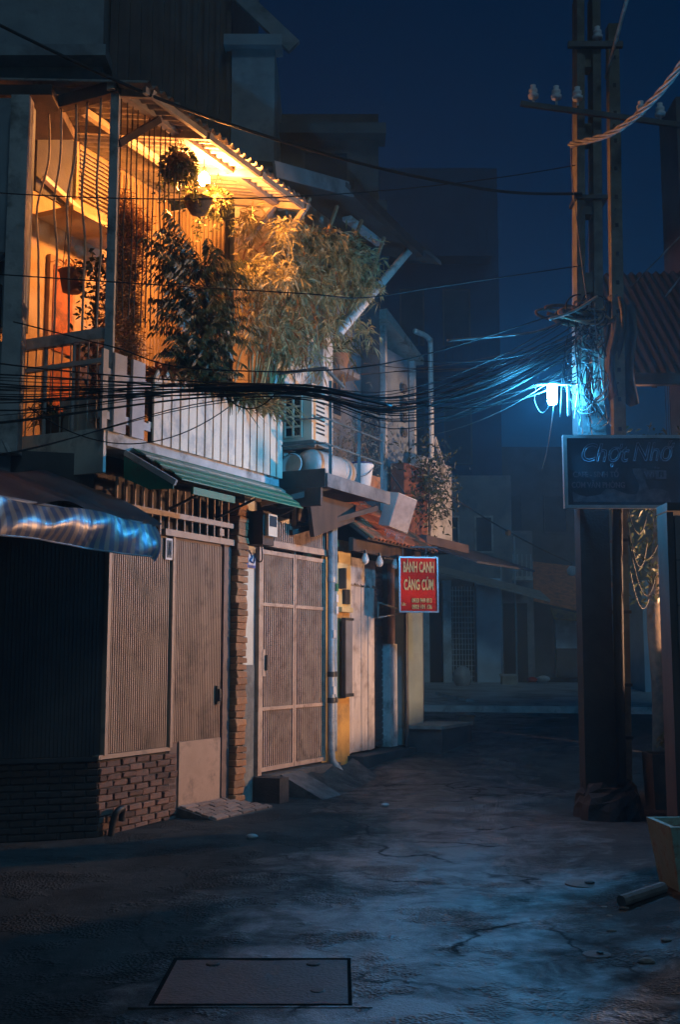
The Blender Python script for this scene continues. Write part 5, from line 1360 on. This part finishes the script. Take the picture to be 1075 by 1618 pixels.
# orange-lit climber by the corner post
t = thing('feathery_climber', 'feathery rust-lit climber beside the corner post of the balcony', 'plant', F(.3, -.15, 3.43))
mb = MB()
for st_ in range(5):
    s0 = .18 + st_ * .09
    pts = spline([F(s0, -.2, 3.5), F(s0 + rp.gauss(0, .06), -.18, 4.2), F(s0 + .1 + rp.gauss(0, .08), -.2, 4.9), F(s0 + .14 + rp.gauss(0, .06), -.2, 5.3 + rp.random() * .5)], 8)
    part(MB().tube(pts, .007, 5), 'stem', M['bark'], t)
    for p in pts:
        for j in range(75):
            b = p + V((rp.gauss(0, .05), rp.gauss(0, .06), rp.gauss(0, .06)))
            mb.leaf(b, V((rp.gauss(0, 1), rp.gauss(0, 1), rp.gauss(.5, .6))), rp.uniform(.06, .12), .012)
part(mb, 'foliage', M['leaf_rust'], t, stuff=True)
# hanging baskets
def hanging(name, label, c, r, n, L, m, bowl, trail):
    t = thing(name, label, 'plant', c - V((0, 0, r)), 'hanging plants under the balcony roof')
    if bowl: part(MB().lathe(c, [(.001, -r * 1.1), (r * .45, -r * 1.05), (r * .85, -r * .45), (r, 0), (r * .92, 0), (.001, -r * .15)], 16), 'basket', M['pot'], t, smooth=True)
    else: part(blob(c - V((0, 0, r * .9)), r * .8, r * .8, r * .85, 7, 8), 'moss_ball', M['pot'], t, smooth=True)
    mb = MB()
    for k in range(n):
        d = rdir(.1, 1); b = c + V((d.x * r * .9, d.y * r * .9, d.z * r * .9 + (.1 * r if bowl else 0)))
        if bowl and b.z < c.z - r * .2: b.z = c.z + rp.random() * r
        mb.leaf(b, d + V((0, 0, -.4)), L * rp.uniform(.6, 1.2), L * .4)
    for k in range(trail):
        a = rp.uniform(0, 6.28); p = c + V((math.cos(a) * r, math.sin(a) * r, 0))
        for i in range(12):
            p = p + V((rp.gauss(0, .012), rp.gauss(0, .012), -.03)); mb.leaf(p, rdir(), L * .8, L * .35)
    part(mb, 'foliage', m, t, stuff=True)
    top = c + V((0, 0, 7.05 - c.z - .3))
    for k in range(3):
        a = k * 2.1; part(MB().tube([c + V((math.cos(a) * r * .9, math.sin(a) * r * .9, 0)), c + V((0, 0, .33))], .003, 4), 'wire', M['steel'], t)
    return t
hanging('hanging_plant', 'round dark hanging plant ball left of the lit bulb', F(1.06, -.05, 6.3), .165, 420, .07, M['leaf_dark'], False, 12)
hanging('hanging_plant', 'coir hanging basket just below the lit bulb', F(1.4, -.05, 6.07), .15, 90, .07, M['leaf_mid'], True, 3)
hanging('hanging_plant', 'feathery hanging plant right of the lit bulb', F(1.92, -.15, 6.24), .14, 380, .08, M['leaf_mid'], False, 8)
# left bay plants and furniture
strap_bush('bay_plant', 'spiky dark plant behind the railing of the left bay', F(.1, -.72, 3.44), 60, .45, .03, M['leaf_dark'], grp='plants in the left bay')
t = strap_bush('bay_plant', 'small hanging pot plant in the left bay', F(.35, -.75, 4.9), 50, .25, .02, M['leaf_rust'], grp='plants in the left bay')
for k in range(3):
    part(MB().tube([F(.35, -.75, 5.1) + V((.13 * math.cos(k * 2.1), .13 * math.sin(k * 2.1), 0)), F(.35, -.75, 6.75)], .004, 4), 'wire', M['steel'], t)
t = thing('leafy_climber', 'dark leafy climber left of the corner post', 'plant', F(.2, -.35, 3.43))
mb = MB()
for k in range(500):
    p = F(.28 + rp.gauss(0, .09), -.42 + rp.gauss(0, .07), 3.7 + rp.random() * 1.5); mb.leaf(p, rdir(-.2), rp.uniform(.05, .09), .035)
part(mb, 'foliage', M['leaf_dark'], t, stuff=True); part(MB().tube([F(.28, -.42, 3.45), F(.3, -.42, 5.1)], .01, 5), 'stem', M['bark'], t)
t = thing('white_crate', 'white plastic crate standing in the left bay behind the railing', 'crate', F(.15, -.35, 3.43))
for n0, n1, s0, s1 in ((-.6, -.2, .1, .115), (-.6, -.2, .385, .4), (-.6, -.585, .115, .385), (-.215, -.2, .115, .385)):
    part(MB().fb(s0, s1, n0, n1, 3.5, 3.78), 'side', M['plastic'], t)
part(MB().fb(.1, .4, -.6, -.2, 3.44, 3.5), 'bottom', M['plastic'], t)
part(MB().fb(.085, .1, -.62, -.18, 3.72, 3.78), 'rim', M['plastic'], t)
# platform and terrace plants
t = thing('dry_shrub', 'greyish twiggy shrub beyond the platform railing', 'plant', F(5.1, .0, 3.45))
mb = MB()
for k in range(900):
    p = F(5.1 + rp.gauss(0, .28), .05 + rp.gauss(0, .15), 4.1 + rp.gauss(0, .28)); mb.leaf(p, rdir(.2), rp.uniform(.04, .09), .014)
part(mb, 'foliage', mat('leaf_grey', (.2, .18, .13), (.11, .1, .07), 5, .7, 0), t, stuff=True)
for k in range(9):
    part(MB().tube([F(5.1, .0, 3.45), F(5.1 + rp.gauss(0, .2), .05, 4.0), F(5.1 + rp.gauss(0, .3), .1, 4.4)], [.012, .008, .003], 4), 'twig', M['bark'], t)
part(MB().fb(4.9, 5.35, -.2, .2, 3.5, 3.75), 'trough', M['clay_pot'], t)
part(MB().fb(4.22, 4.8, -.5, .14, 4.93, 4.995), 'plant_ledge', M['concrete'], H2)
strap_bush('terrace_plant', 'drooping palm-like plant behind the diagonal rain pipe', F(4.5, .0, 5.0), 60, .7, .03, M['leaf_mid'], pot=True)
part_t = thing('terrace_shrub', 'dark bushy shrub on the terrace above the red sign', 'plant', F(7.0, .15, 3.12))
mb = MB()
for k in range(1100):
    p = F(7.05 + rp.gauss(0, .3), .18 + rp.gauss(0, .14), 3.9 + rp.gauss(0, .3)); mb.leaf(p, rdir(.1), rp.uniform(.06, .12), .03)
part(mb, 'foliage', M['leaf_dark'], part_t, stuff=True); part(MB().tube([F(7.05, .15, 3.12), F(7.05, .15, 4.2)], .02, 6), 'stem', M['bark'], part_t)
strap_bush('planter_shrub', 'spiky pale shrub growing in the dark planter by the column', V((3.28, 11.6, .45)), 60, .28, .02, M['leaf_mid'], pot=False)

# ------------------------------------------------------------------ night haze
hm = bpy.data.materials.new('night_haze'); hm.use_nodes = True
hn = hm.node_tree.nodes; hn.remove(hn['Principled BSDF'])
pv = hn.new('ShaderNodeVolumePrincipled'); pv.inputs['Color'].default_value = (.42, .74, 1, 1); pv.inputs['Density'].default_value = .0045; pv.inputs['Anisotropy'].default_value = .0
hm.node_tree.links.new(pv.outputs[0], hn['Material Output'].inputs['Volume'])
struct(MB().box(-205, 205, -45, 305, -2, 19), 'haze', hm, kind='stuff')
